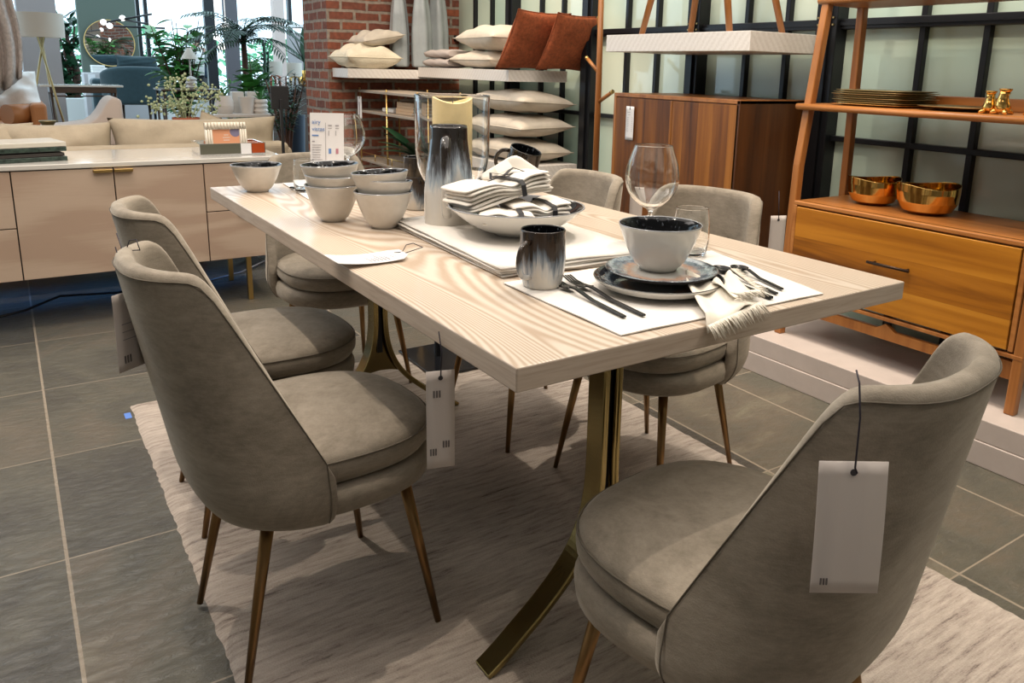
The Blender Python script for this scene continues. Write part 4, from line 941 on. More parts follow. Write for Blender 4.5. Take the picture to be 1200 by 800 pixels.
# ------------------------------------------------------------------ right hand furniture
PZ = 0.155
def ladder_shelf():
    t = thing('drawer_bookcase', 'acacia wood bookcase with a large drawer below open slanted shelves', 'bookcase', (0, 0, 0))
    for y in (1.10, 0.165):
        bm = BM(); w = 0.016
        sweep_rect(bm, [(1.985, y, PZ), (2.005, y, 0.85), (2.085, y, 1.46), (2.13, y, 1.95)], w, 0.034); obj('front_leg', bm, M['teak_frame'], t, mods=[('bevel', 0.004)])
        bm = BM(); sweep_rect(bm, [(2.325, y, PZ), (2.30, y, 1.95)], w, 0.034); obj('rear_leg', bm, M['teak_frame'], t, mods=[('bevel', 0.004)])
    b = BM(); y0, y1 = 0.185, 1.082; x0, x1 = 1.975, 2.36; z0, z1 = 0.358, 0.713; th = 0.016
    box(b, x0, x1, y0, y1, z1 - th, z1, 0.003); box(b, x0, x1, y0, y0 + th, z0, z1 - th, 0.002); box(b, x0, x1, y1 - th, y1, z0, z1 - th, 0.002); box(b, x0 + 0.012, x1, y0, y1, z0, z0 + th); box(b, x1 - 0.01, x1, y0, y1, z0, z1)
    box(b, x0 + 0.02, x0 + 0.03, y0, y1, z0, z1)
    obj('case', b, M['teak_shelf'], t)
    b = BM(); box(b, x0 - 0.004, x0 + 0.018, y0 + 0.020, y1 - 0.020, z0 + 0.004, z1 - 0.022, 0.0015); d = obj('drawer', b, M['teak_h'], t)
    b = BM(); tube(b, [(x0 - 0.030, 0.548, 0.545), (x0 - 0.030, 0.712, 0.545)], 0.0055, 10)
    for yy in (0.565, 0.695): tube(b, [(x0 - 0.030, yy, 0.545), (x0 - 0.002, yy, 0.545)], 0.004, 8)
    obj('handle', b, plain('dark_bronze_pull', (0.05, 0.03, 0.02), 0.35, 0.8), d)
    b = BM(); box(b, 1.972, 1.995, 0.15, 1.115, 0.338, 0.352, 0.002); obj('front_strip', b, M['teak_frame'], t)
    # apron rail with a dipped top edge
    b = BM(); F1 = []; n = 24
    for k in range(n + 1):
        y = 0.165 + 0.935 * k / n; u = abs(2 * k / n - 1); zt = 0.325 if 0.06 < (k / n) < 0.12 or u > 0.80 or 0.46 < k / n < 0.54 else 0.300
        F1.append([b.verts.new((xx, y, zz)) for xx, zz in ((1.985, 0.265), (2.003, 0.265), (2.003, zt), (1.985, zt))])
    for A, B in zip(F1, F1[1:]):
        for k in range(4): b.faces.new((A[k], A[(k + 1) % 4], B[(k + 1) % 4], B[k]))
    b.faces.new(F1[0]); b.faces.new(F1[-1][::-1]); obj('apron', b, M['teak_frame'], t)
    b = BM(); box(b, 1.99, 2.003, 0.62, 0.645, 0.325, 0.34); obj('spacer', b, M['dark'], t)
    b = BM(); tube(b, [(2.0, 0.135, 1.078), (2.0, 1.13, 1.078)], 0.0125, 12); box(b, 2.0, 2.345, 0.135, 1.13, 1.066, 1.090, 0.003); obj('shelf', b, M['teak_shelf'], t)
    b = BM(); box(b, 2.325, 2.343, 0.16, 1.10, 1.090, 1.135, 0.003); obj('shelf_back_rail', b, M['teak_shelf'], t)
    b = BM(); tube(b, [(2.072, 0.135, 1.478), (2.072, 1.13, 1.478)], 0.013, 12); box(b, 2.072, 2.345, 0.135, 1.13, 1.465, 1.491, 0.003); obj('shelf', b, M['teak_shelf'], t)
ladder_shelf()
# brass plates
for k in range(8):
    bm = BM(); n = 48; R = []
    for sc, z in ((0.7, 0), (0.78, 0.001), (1.0, 0.0075), (1.0, 0.0085), (0.80, 0.003), (0.5, 0.002)):
        R.append(sring(bm, n, -0.17, 0.17, 0.17, z, 4.5, sc * (0.97 if k % 3 == 1 else 1.0)))
    loft(bm, R); o = obj('serving_tray', bm, M['gold'] if k == 0 else M['brass_dull']); o.location = (2.165 + random.uniform(-.004, .004), 0.865 + random.uniform(-.006, .006), 1.0905 + 0.0072 * k); o.rotation_euler = (0, 0, random.uniform(-.03, .03))
    o.scale = (0.85, 0.95, 1)
    tag(o, ['bottom', 'second from bottom', 'third from bottom', 'fourth from bottom', 'fourth from top', 'third from top', 'second from top', 'top'][k] + ' square brass tray in the stack on the bookcase shelf', 'tray', 'stacked brass trays')
bm = BM(); R = [sring(bm, 48, -0.13, 0.13, 0.14, z, 2.6, s) for s, z in ((0.5, 0), (0.6, 0.002), (1.0, 0.014), (1.0, 0.0155), (0.6, 0.006), (0.3, 0.004))]; loft(bm, R)
o = obj('platter', bm, M['brass_dull']); o.location = (2.16, 0.555, 1.0905); tag(o, 'single low brass platter right of the tray stack on the bookcase shelf', 'platter')
def figurine(label, loc, rz, s=1.0):
    t = thing('gold_figurine', label, 'figurine', loc, rz, 'gold figurines on the bookcase shelf'); t.scale = (s,) * 3
    bm = BM(); tube(bm, [(0, 0, 0.008), (0.002, 0, 0.02), (0.006, 0, 0.045), (0.004, 0, 0.065), (0.0, 0, 0.076)], [0.018, 0.026, 0.020, 0.015, 0.017], 20); obj('body', bm, M['gold'], t)
    bm = BM()
    for a in (0.4, 2.4, 4.5): tube(bm, [(0.012 * math.cos(a), 0.012 * math.sin(a), 0.012), (0.028 * math.cos(a), 0.028 * math.sin(a), 0.010), (0.040 * math.cos(a), 0.040 * math.sin(a), 0.005)], [0.010, 0.009, 0.005], 10)
    obj('feet', bm, M['gold'], t)
    bm = BM(); lathe(bm, [(0.014, 0.074), (0.021, 0.083), (0.020, 0.086), (0.012, 0.078), (0, 0.076)], 20); obj('cup_rim', bm, M['gold'], t)
figurine('left of the small polished gold figurines on the bookcase shelf', (2.06, 0.415, 1.090), 0.3, 0.85)
figurine('middle small polished gold figurine on the bookcase shelf', (2.05, 0.365, 1.090), 1.4, 0.95)
figurine('small polished gold figurine at the right edge of the bookcase shelf', (2.10, 0.295, 1.090), 2.4, 0.9)
def brass_bowl(label, loc, R, H, ph):
    bm = BM()
    def w(a, r, z): return r * (1 + 0.03 * math.sin(3 * a + ph) * z / H), z * (1 + 0.07 * math.sin(2 * a + 2.76) * (z / H) ** 2)
    lathe(bm, [(0, 0, 0), (R * 0.55, 0, 0), (R * 0.8, H * 0.12, 0), (R * 0.97, H * 0.42, 0), (R, H * 0.75, 0), (R * 1.0, H, 0), (R * 0.985, H, 0), (R * 0.98, H * 0.75, 0), (R * 0.95, H * 0.42, 0), (R * 0.78, H * 0.14, 0), (R * 0.5, 0.006, 0), (0, 0.006, 0)], 56, wob=w)
    o = obj('brass_bowl', bm, M['gold']); o.location = loc; tag(o, label, 'bowl', 'wavy brass bowls on the drawer top')
brass_bowl('left wavy rimmed brass bowl on top of the drawer unit', (2.20, 0.885, 0.714), 0.098, 0.100, 0.6)
brass_bowl('right wavy rimmed brass bowl on top of the drawer unit', (2.19, 0.655, 0.714), 0.108, 0.105, 0.9)

def tall_cabinet():
    t = thing('cabinet', 'dark walnut two door cabinet with upright grain beneath the white wall shelf', 'cabinet', (0, 0, 0))
    x0, x1, y0, y1, z0, z1 = 2.0, 2.42, 1.427, 2.281, 0.30, 1.088
    b = BM(); th = 0.018
    box(b, x0, x1, y0, y1, z1 - th, z1, 0.002); box(b, x0, x1, y1 - th, y1, z0, z1 - th, 0.001); box(b, x0, x1, y0, y1, z0, z0 + th); box(b, x1 - 0.01, x1, y0, y1, z0, z1); box(b, x0 + 0.02, x0 + 0.03, y0 + 0.01, y1 - 0.01, z0, z1 - 0.01)
    obj('case', b, M['teak_shelf'] if False else M['teak_frame'], t)
    b = BM(); box(b, x0, x1, y0, y0 + th, z0, z1 - 0.003, 0.001); obj('side_panel', b, M['teak_side'], t)
    ym = 1.845
    for a, c in ((y0 + 0.008, ym - 0.002), (ym + 0.002, y1 - th - 0.003)):
        b = BM(); box(b, x0 - 0.0, x0 + 0.02, a, c, z0 + 0.01, z1 - th - 0.004, 0.001); obj('door', b, M['teak_v'], t)
    for xx in (x0 + 0.04, x1 - 0.06):
        for yy in (y0 + 0.05, y1 - 0.05): b = BM(); tube(b, [(xx, yy, z0), (xx, yy, PZ)], [0.014, 0.010], 12); obj('leg', b, M['teak_frame'], t)
    p = paper_tag('price_tag', 'narrow white printed tag hanging on the walnut cabinet door', (1.992, 2.140, 1.026), (0, 0, -PI / 2), 0.060, 0.165,
        [('line', -0.018, -0.03, 0.022, 0.002), ('line', -0.014, -0.042, 0.018, 0.0015)] + [('line', -0.022, -0.055 - 0.0095 * k, 0.016, 0.0015) for k in range(8)] + [('line', 0.014, -0.055 - 0.0095 * k, 0.007, 0.0015) for k in range(8)], [(0, 0.0, 0.042), (0, -0.002, -0.012)], mat='paper_white')
tall_cabinet()

def wall_shelf(label, x0, y0, y1, z0, z1, extra=None):
    bm = BM(); box(bm, x0, 2.44, y0, y1, z0, z1, 0.002)
    if extra: box(bm, *extra, 0.002)
    tag(obj('wall_shelf', bm, M['shelf_white']), label, 'shelf')
wall_shelf('thick whitewashed shelf above the walnut cabinet', 1.95, 1.355, 2.300, 1.288, 1.368)
wall_shelf('upper whitewashed shelf holding pillows and tall vases, beside the brick', 2.0, 3.323, 4.62, 1.115, 1.185, (1.46, 2.44, 4.62, 4.94, 1.100, 1.165))
wall_shelf('lower whitewashed shelf under the stack of three pillows', 2.0, 3.185, 4.5, 0.49, 0.605)

def two_stools():
    for lab, cx, cy, fr in (('wooden stool with splayed legs on the left of the whitewashed shelf', 2.13, 1.88, ((-0.16, 0.22), (0.17, 0.20), (-0.16, -0.20), (0.17, -0.22))),):
        t = thing('wooden_stool', lab, 'stool', (cx, cy, 1.368))
        for fx, fy in ((-0.13, 0.21), (0.14, 0.16), (-0.13, -0.36), (0.16, -0.40)):
            bm = BM(); tube(bm, [(fx, fy, 0.0), (fx * 0.75, -0.08 + (fy + 0.08) * 0.62, 0.42)], [0.014, 0.019], 14); obj('leg', bm, M['teak_frame'], t)
        bm = BM(); R = [sring(bm, 40, -0.19, 0.19, 0.21, z, 2.4, s) for s, z in ((0.9, 0.40), (1, 0.41), (1, 0.43), (0.9, 0.44))]; loft(bm, R)
        for v in bm.verts: v.co.y -= 0.08
        obj('seat', bm, M['teak_shelf'], t)
two_stools()
# coat stand
t = thing('coat_stand', 'slim wooden coat stand with brass tipped pegs beside the glass wall', 'coat stand', (2.2, 2.675, PZ))
bm = BM(); tube(bm, [(0, 0, 0.0), (0, 0.0, 1.0), (0, 0.012, 1.8)], [0.019, 0.017, 0.015], 16); obj('pole', bm, M['teak_frame'], t)
bm = BM(); lathe(bm, [(0, 0, 0), (0.14, 0, 0), (0.14, 0.012, 0), (0, 0.02, 0)], 32); obj('base', bm, M['teak_frame'], t)
for p, q in (((0, 0.005, 1.03), (0.0, 0.125, 1.112)), ((0, 0, 0.865), (0.0, -0.13, 0.93)), ((0, 0.01, 1.245), (0.02, 0.05, 1.33)), ((0, 0.01, 1.5), (-0.05, -0.08, 1.6))):
    bm = BM(); tube(bm, [p, q], 0.0105, 12); pg = obj('peg', bm, M['teak_frame'], t)
    a, c = Vector(p), Vector(q); bm = BM(); tube(bm, [a.lerp(c, 0.88), a.lerp(c, 1.0) + (c - a) * 0.015], 0.0112, 12); obj('brass_tip', bm, M['brass'], pg)

# pillows
def pillow_bm(w, d, h, wr=0.004, seed=0):
    rnd = random.Random(seed); a1, a2, a3 = (rnd.uniform(0, 6) for _ in range(3)); n = 28; bm = BM(); T = {}; B = {}
    for i in range(n + 1):
        for j in range(n + 1):
            u = -1 + 2 * i / n; v = -1 + 2 * j / n
            pin = 1 - 0.07 * (1 - abs(u) ** 2) * abs(v) ** 4; pin2 = 1 - 0.07 * (1 - abs(v) ** 2) * abs(u) ** 4
            x = u * w / 2 * pin2; y = v * d / 2 * pin
            e = max(0.0, (1 - abs(u) ** 2.6)) ** 0.55 * max(0.0, (1 - abs(v) ** 2.6)) ** 0.55
            wv = wr * (math.sin(5 * u + a1 + 3 * v) + math.sin(9 * v + a2 - 4 * u) + 0.6 * math.sin(15 * u * v + a3)) * e
            edge = i in (0, n) or j in (0, n)
            T[i, j] = bm.verts.new((x, y, h / 2 * e + wv))
            B[i, j] = T[i, j] if edge else bm.verts.new((x, y, -h / 2 * e + wv * 0.6))
    for i in range(n):
        for j in range(n):
            bm.faces.new((T[i, j], T[i + 1, j], T[i + 1, j + 1], T[i, j + 1]))
            q = (B[i, j], B[i, j + 1], B[i + 1, j + 1], B[i + 1, j])
            if len(set(q)) == 4:
                try: bm.faces.new(q)
                except ValueError: pass
    return bm
def pillow(name, label, mat, loc, rot, w, d, h, group=None, wr=0.004, seed=0, cat='pillow'):
    o = obj(name, pillow_bm(w, d, h, wr, seed), M[mat], smooth=True); o.location = loc; o.rotation_euler = rot
    # piping seam
    bm = BM(); pts = []
    for side in range(4):
        for k in range(12):
            u = -1 + 2 * k / 12; a, b2 = ((u, -1), (1, u), (-u, 1), (-1, -u))[side]
            pin = 1 - 0.07 * (1 - abs(a) ** 2) * abs(b2) ** 4; pin2 = 1 - 0.07 * (1 - abs(b2) ** 2) * abs(a) ** 4
            pts.append((a * w / 2 * pin2, b2 * d / 2 * pin, 0))
    pts.append(pts[0]); tube(bm, pts, 0.003, 6, cap=False); obj('piping', bm, M[mat], o)
    return tag(o, label, cat, group)
GP = 'cream pillows stacked on the lower shelf'
for k, (lab, dz, tl) in enumerate((('bottom cream pillow of the stack on the lower shelf', 0.062, 0.02), ('middle cream pillow of the stack on the lower shelf', 0.212, -0.02), ('top cream pillow of the stack on the lower shelf', 0.360, 0.05))):
    pillow('throw_pillow', lab, 'pillow', (2.22, 3.54, 0.605 + dz + 0.012 + 0.006 * k), (0.0, tl, 0.04 * k), 0.42, 0.66, 0.145, GP, 0.003, k)
G2 = 'cream pillows on the upper shelf'
pillow('throw_pillow', 'lower cream pillow lying on the upper shelf next to the rust pillows', 'pillow', (2.20, 3.86, 1.245), (0, 0.0, 0.05), 0.40, 0.55, 0.12, G2, 0.006, 5)
pillow('throw_pillow', 'upper cream pillow lying on the other one next to the rust pillows', 'pillow', (2.20, 3.78, 1.385), (0.0, 0.0, -0.06), 0.40, 0.60, 0.17, G2, 0.005, 6)
G3 = 'rust red pillows leaning on the upper shelf'
pillow('throw_pillow', 'front rust red pillow leaning on the upper shelf', 'rust', (2.13, 3.25, 1.360), (math.radians(-58), 0, math.radians(8)), 0.42, 0.40, 0.12, G3, 0.003, 8)
pillow('throw_pillow', 'back rust red pillow leaning behind the front one at the shelf end', 'rust', (2.33, 3.15, 1.355), (math.radians(-60), 0, math.radians(8)), 0.38, 0.38, 0.09, G3, 0.003, 9)
pillow('fur_pillow', 'ivory fur pillow lying at the left end of the upper shelf by the brick', 'fur', (1.65, 4.76, 1.245), (0.0, 0.0, 0.1), 0.44, 0.32, 0.18, None, 0.010, 11)
pillow('fur_pillow', 'cream folded cushion resting on the ivory fur pillow by the brick', 'pillow', (1.74, 4.78, 1.385), (0.0, -0.18, 0.1), 0.34, 0.28, 0.11, None, 0.008, 12)
# folded throw
t = thing('folded_throw', 'pale greige throw folded in layers on the upper shelf left of the cream pillows', 'throw', (2.10, 4.32, 1.187))
for k in range(2):
    bm = BM(); R = []; n = 24
    for i in range(13):
        u = -1 + i / 6; hh = 0.030 * (1 - 0.25 * abs(u) ** 3); ring = []
        for k2 in range(n):
            a = 2 * PI * k2 / n; ring.append(bm.verts.new((0.11 * math.copysign(abs(math.cos(a)) ** 0.6, math.cos(a)) * (1 - 0.1 * k), u * 0.20, 0.034 + 0.062 * k + hh * math.copysign(abs(math.sin(a)) ** 0.7, math.sin(a)) + 0.004 * math.sin(8 * u + k2))))
        R.append(ring)
    loft(bm, R); obj('fold', bm, M['throw'], t)
# tall pale vases
def tall_vase(label, loc, s, ph):
    bm = BM()
    def w(a, r, z): return r * (1 + 0.10 * math.cos(5 * a + ph + z * 1.6)), z
    lathe(bm, [(0, 0), (0.060, 0), (0.068, 0.01), (0.072, 0.12), (0.070, 0.25), (0.060, 0.38), (0.045, 0.50), (0.036, 0.60), (0.040, 0.64), (0.034, 0.635), (0.03, 0.60), (0, 0.58)], 60, wob=w)
    o = obj('tall_vase', bm, M['vase_blue']); o.location = loc; o.scale = (s, s, s); tag(o, label, 'vase', 'tall pale blue grey vases on the upper shelf')
tall_vase('left tall pale blue grey lobed vase on the upper shelf', (1.935, 4.80, 1.187), 1.0, 0)
tall_vase('middle tall pale blue grey lobed vase on the upper shelf', (2.075, 4.72, 1.187), 1.05, 1.2)
tall_vase('right tall pale blue grey lobed vase set back on the upper shelf', (2.25, 4.80, 1.187), 1.1, 2.1)

# etagere with plant and books
def etagere():
    t = thing('brass_etagere', 'slim brass framed shelf unit with taupe shelves in front of the brick', 'shelf', (0, 0, 0))
    for x in (1.62, 1.93):
        for y in (4.82, 4.32, 3.82): b = BM(); tube(b, [(x, y, 0.0), (x, y, 1.03)], 0.0065, 10); obj('upright', b, M['brass'], t)
    for z in (1.005, 0.858, 0.50, 0.15): b = BM(); box(b, 1.615, 1.935, 3.80, 4.835, z - 0.009, z + 0.009, 0.002); obj('shelf_board', b, M['taupe'], t)
    b = BM()
    for y in (4.55, 4.25, 3.95): tube(b, [(1.62, y, 0.50), (1.62, y, 0.56)], 0.004, 8)
    tube(b, [(1.62, 3.85, 0.555), (1.62, 4.80, 0.555)], 0.004, 8); obj('guard_rail', b, M['brass'], t)
etagere()
for k in range(4):
    b = BM(); box(b, -0.09, 0.09, -0.13, 0.13, 0, 0.020, 0.002); box(b, -0.088, 0.082, -0.132, -0.129, 0.003, 0.017, mi=1); o = obj('book', b, [M['book'], M['linen']]); o.location = (1.76 + 0.004 * k, 4.15, 0.868 + 0.0205 * k); o.rotation_euler = (0, 0, 0.04 * (k % 2))
    tag(o, ['bottom', 'second from bottom', 'third from bottom', 'top'][k] + ' tan book of the pile on the brass shelf unit', 'book', 'tan books on the brass shelf unit')
b = BM(); box(b, -0.06, 0.06, -0.10, 0.10, 0, 0.025, 0.003); o = obj('book', b, M['linen']); o.location = (1.75, 4.47, 0.868); tag(o, 'white book lying alone beside the tan books on the brass unit', 'book')
paper_tag('price_tag', 'narrow white tag hanging from the corner of the brass shelf unit', (1.605, 4.79, 0.965), (0, 0, math.radians(-55)), 0.035, 0.165, [('line', -0.006, -0.14, 0.008, 0.1)], [(0, 0, 0.04), (0, -0.002, -0.01)], mat='paper_white')

# plants
def leaf(bm, p, d, L, Wd, droop=0.3, mi=0, n=5, upv=Vector((0, 0, 1))):
    p = Vector(p); d = Vector(d).normalized(); side = d.cross(upv)
    if side.length < 0.05: side = d.cross(Vector((1, 0, 0)))
    side.normalize(); prev = None; q = p.copy(); dd = d.copy()
    for i in range(n + 1):
        u = i / n; w = Wd * math.sin(PI * min(0.97, 0.08 + 0.92 * u)) ** 0.8 * 0.5
        a = bm.verts.new(q - side * w); m_ = bm.verts.new(q + Vector((0, 0, -w * 0.25))); c = bm.verts.new(q + side * w)
        if prev:
            for f in ((prev[0], prev[1], m_, a), (prev[1], prev[2], c, m_)):
                ff = bm.faces.new(f); ff.material_index = mi; ff.smooth = True
        prev = (a, m_, c); q = q + dd * L / n; dd = (dd + Vector((0, 0, -droop / n))).normalized()
def pot(parent, R, H, mat, kind=0, z=0):
    bm = BM()
    if kind == 0: P = [(0, 0), (R * 0.72, 0), (R, H), (R * 0.93, H), (R * 0.9, H * 0.9), (0, H * 0.9)]
    elif kind == 1: P = [(0, 0), (R * 0.7, 0), (R * 0.95, H * 0.25), (R, H * 0.45), (R * 0.72, H), (R * 0.66, H), (R * 0.66, H * 0.9), (0, H * 0.9)]
    else: P = [(0, 0), (R * 0.8, 0), (R, H * 0.18), (R * 0.8, H * 0.33), (R, H * 0.5), (R * 0.8, H * 0.66), (R, H * 0.83), (R * 0.85, H), (R * 0.75, H), (R * 0.7, H * 0.9), (0, H * 0.9)]
    lathe(bm, P, 32); return obj('pot', bm, M[mat], parent)
# small plant on the brass unit
t = thing('potted_plant', 'dark leaved houseplant in a white pot on the brass shelf unit', 'plant', (1.70, 4.02, 0.51)); pot(t, 0.06, 0.10, 'pot_white')
bm = BM()
for k in range(16):
    a = 2 * PI * k / 16 + random.uniform(-.2, .2); e = random.uniform(0.3, 1.1); leaf(bm, (0, 0, 0.09), (math.cos(a), math.sin(a), e), random.uniform(0.26, 0.38), 0.085, 0.7)
obj('foliage', bm, M['leaf_dark'], t)

# ------------------------------------------------------------------ sideboard and sofa
def sideboard():
    t = thing('sideboard', 'long blush oak sideboard with glossy cream top and brass handles', 'sideboard', (0, 0, 0))
    x0, x1, y0, y1 = -1.75, 0.560, 3.115, 3.69
    b = BM(); box(b, x0, x1, y0, y1, 0.716, 0.738, 0.003); obj('top', b, M['side_top'], t)
    b = BM(); box(b, x0, x1 - 0.004, y0 + 0.022, y1, 0.232, 0.716, 0.001); obj('case', b, M['gap'], t)
    b = BM(); box(b, x1 - 0.018, x1 - 0.002, y0 + 0.008, y1, 0.232, 0.716, 0.001); obj('side_panel', b, M['side_wood'], t)
    def panel(nm, a, c, z0, z1):
        b = BM(); box(b, a + 0.0025, c - 0.0025, y0 + 0.006, y0 + 0.024, z0 + 0.002, z1 - 0.003, 0.0012); return obj(nm, b, M['side_wood'], t)
    panel('drawer', -1.75, -0.588, 0.467, 0.714); panel('drawer', -1.75, -0.588, 0.234, 0.467)
    for a, c, hx in ((-0.588, -0.200, -0.243), (-0.200, 0.180, -0.160)):
        d = panel('door', a, c, 0.234, 0.714)
        b = BM(); box(b, hx - 0.038, hx + 0.038, y0 - 0.014, y0 + 0.006, 0.694, 0.708, 0.002); obj('handle', b, M['brass'], d)
    for z0, z1 in ((0.479, 0.714), (0.234, 0.479)):
        d = panel('drawer', 0.180, 0.545, z0, z1)
        b = BM(); box(b, 0.33, 0.40, y0 - 0.014, y0 + 0.006, z1 - 0.022, z1 - 0.008, 0.002); obj('handle', b, M['brass'], d)
    for xx in (0.372, -1.4):
        for yy in (3.176, 3.60): b = BM(); box(b, xx - 0.012, xx + 0.012, yy - 0.012, yy + 0.012, 0, 0.232, 0.002); obj('leg', b, M['brass'], t)
sideboard()
bm = BM(); tube(bm, [(0.0, 3.75, 0.006), (0.25, 3.62, 0.006), (0.45, 3.72, 0.008), (0.62, 3.85, 0.03), (0.75, 3.8, 0.006), (0.9, 3.75, 0.006)], 0.005, 8); tag(obj('power_cable', bm, M['cable']), 'pale cable lying on the floor under the sideboard', 'cable')
bm = BM(); tube(bm, [(-0.9, 3.3, 0.006), (-0.6, 3.42, 0.02), (-0.45, 3.5, 0.05), (-0.2, 3.55, 0.02), (0.05, 3.52, 0.04), (0.25, 3.6, 0.02)], 0.006, 8); tag(obj('power_cable', bm, M['dark']), 'black cable snaking on the floor under the sideboard', 'cable')
# marble boxes / boards
for k in range(4):
    b = BM(); box(b, -0.20, 0.20, -0.12, 0.12, 0, 0.020, 0.002); o = obj('marble_board', b, M['marble_white'] if k == 3 else (M['marble'] if k != 1 else M['gap']))
    o.location = (-0.585 - (0.01 if k == 1 else 0), 3.33, 0.738 + 0.0215 * k); o.rotation_euler = (0, 0, math.radians(12)); o.scale = (1, 1, [1, 0.75, 1, 1][k])
    tag(o, ['bottom green marble board in the pile on the sideboard', 'thin black board between the green ones on the sideboard', 'upper green marble board in the pile on the sideboard', 'white marble board on top of the pile on the sideboard'][k], 'board', 'boards piled on the sideboard')
# mirrored tray with frame
t = thing('mirrored_tray', 'rectangular mirrored tray with grey panels on the sideboard', 'tray', (0.345, 3.33, 0.739), 0.0)
b = BM(); box(b, -0.155, 0.155, -0.11, 0.11, 0, 0.006); obj('base', b, M['mirror'], t)
for nm, a in (('front_side', (-0.155, 0.155, -0.11, -0.10)), ('back_side', (-0.155, 0.155, 0.10, 0.11)), ('end_side', (-0.155, -0.145, -0.10, 0.10)), ('end_side', (0.145, 0.155, -0.10, 0.10))):
    b = BM(); box(b, a[0], a[1], a[2], a[3], 0.006, 0.058, 0.002); obj(nm, b, M['mirror'] if nm != 'front_side' else plain('smoky_panel', (0.10, 0.10, 0.075), 0.3), t)
b = BM(); box(b, 0.088, 0.150, -0.1135, -0.1105, 0.008, 0.056); obj('amber_window', b, M['amber'], t)
b = BM(); box(b, 0.035, 0.085, -0.114, -0.1105, 0.004, 0.056); tag(obj('tray_label', b, M['paper_white'], t), 'small white printed sticker')
t = thing('picture_frame', 'cream ribbed picture frame with a peach print in the mirrored tray', 'picture frame', (0.335, 3.30, 0.746), rot=(math.radians(-8), 0, 0))
b = BM()
fw, fh, bd = 0.20, 0.150, 0.036
box(b, -fw / 2, fw / 2, 0, 0.012, fh - bd, fh, 0.002); box(b, -fw / 2, -fw / 2 + bd, 0, 0.012, 0, fh, 0.002); box(b, fw / 2 - bd, fw / 2, 0, 0.012, 0, fh, 0.002); box(b, -fw / 2, fw / 2, 0, 0.012, 0, bd * 0.6, 0.002)
for k in range(13): tube(b, [(-fw / 2 + 0.008 + k * 0.0153, -0.002, fh - bd + 0.002), (-fw / 2 + 0.008 + k * 0.0153, -0.002, fh - 0.002)], 0.006, 8)
for s in (-1, 1):
    for k in range(3): tube(b, [(s * (fw / 2 - 0.007 - 0.011 * k), -0.002, 0.003), (s * (fw / 2 - 0.007 - 0.011 * k), -0.002, fh - bd)], 0.005, 8)
obj('frame', b, M['frame_cream'], t)
b = BM(); box(b, -fw / 2 + bd - 0.002, fw / 2 - bd + 0.002, 0.004, 0.006, 0.01, fh - bd + 0.002, mi=0)
g = bmesh.ops.create_circle(b, cap_ends=True, segments=24, radius=0.026); xf(g['verts'], Matrix.Translation((0.045, 0.0035, fh - bd - 0.012)) @ Matrix.Rotation(PI / 2, 4, 'X'))
for v in g['verts']:
    v.co.x = min(v.co.x, fw / 2 - bd); v.co.z = min(v.co.z, fh - bd)
    for f in v.link_faces: f.material_index = 1
for k, wd in enumerate((0.022, 0.034, 0.028)): box(b, -wd / 2, wd / 2, 0.0032, 0.0038, 0.085 - 0.013 * k, 0.088 - 0.013 * k, mi=2)
obj('print', b, [M['peach_print'], M['mauve_print'], M['linen']], t)
b = BM(); box(b, -0.035, 0.035, -0.03, 0.03, 0, 0.045, 0.006); o = obj('amber_candle', b, M['amber']); o.location = (0.455, 3.345, 0.746); tag(o, 'amber glass candle block in the mirrored tray', 'candle')
def flat_cushion(bm, x0, x1, y0, y1, z0, z1, r=0.05):
    box(bm, x0, x1, y0, y1, z0, z1, r, seg=4)
# sofa behind
t = thing('sofa', 'oatmeal linen sofa with loose back cushions behind the sideboard', 'sofa', (0, 0, 0))
b = BM(); flat_cushion(b, -2.2, 0.78, 3.76, 4.70, 0.10, 0.46, 0.03); obj('base', b, M['sofa'], t)
b = BM(); flat_cushion(b, -2.2, 0.78, 3.76, 3.92, 0.40, 0.742, 0.03); obj('back_frame', b, M['sofa'], t)
b = BM(); flat_cushion(b, 0.62, 0.80, 3.765, 4.70, 0.12, 0.715, 0.03); obj('arm', b, M['sofa'], t)
def back_cushion(x0, x1, z, par):
    bm = pillow_bm(x1 - x0, 0.50, 0.24, 0.008, int(x0 * 100) % 97); o = obj('back_cushion', bm, M['sofa'], par, smooth=True); o.location = ((x0 + x1) / 2, 4.0, z); o.rotation_euler = (math.radians(80), 0, 0); o.scale = (1, 0.9, 1)
    for x in (): pass
    return o
back_cushion(-1.25, -0.46, 0.635, t); back_cushion(-0.62, -0.10, 0.635, t); back_cushion(-0.12, 0.78, 0.655, t)

# ------------------------------------------------------------------ beyond the sofa
def column(name, x0, x1, y0, y1, mat, z1=3.2):
    b = BM(); box(b, x0, x1, y0, y1, 0, z1); return struct(name, b, M[mat])
column('wall_column', -0.36, -0.02, 9.0, 9.6, 'grey_wall', 4)
column('trim_3', 2.47, 2.60, 10.0, 10.15, 'peach', 4)
column('wall_far', 0.47, 1.24, 13.0, 13.2, 'olive_wall', 4)
# window frame posts in the distance (daylight beyond)
for k, (x, w, y) in enumerate(((1.44, 0.05, 13.4), (2.42, 0.16, 13.6), (2.78, 0.22, 13.7), (3.75, 0.06, 13.6), (1.33, 0.05, 13.4), (6.5, 0.1, 14), (-1.2, 0.1, 13.5))):
    b = BM(); box(b, x - w / 2, x + w / 2, y, y + 0.12, 0, 4.5); struct('trim_%d' % (k + 4), b, M['steel'] if k in (0, 1, 3, 4) else plain('mullion_grey', (0.10, 0.09, 0.10), 0.6))
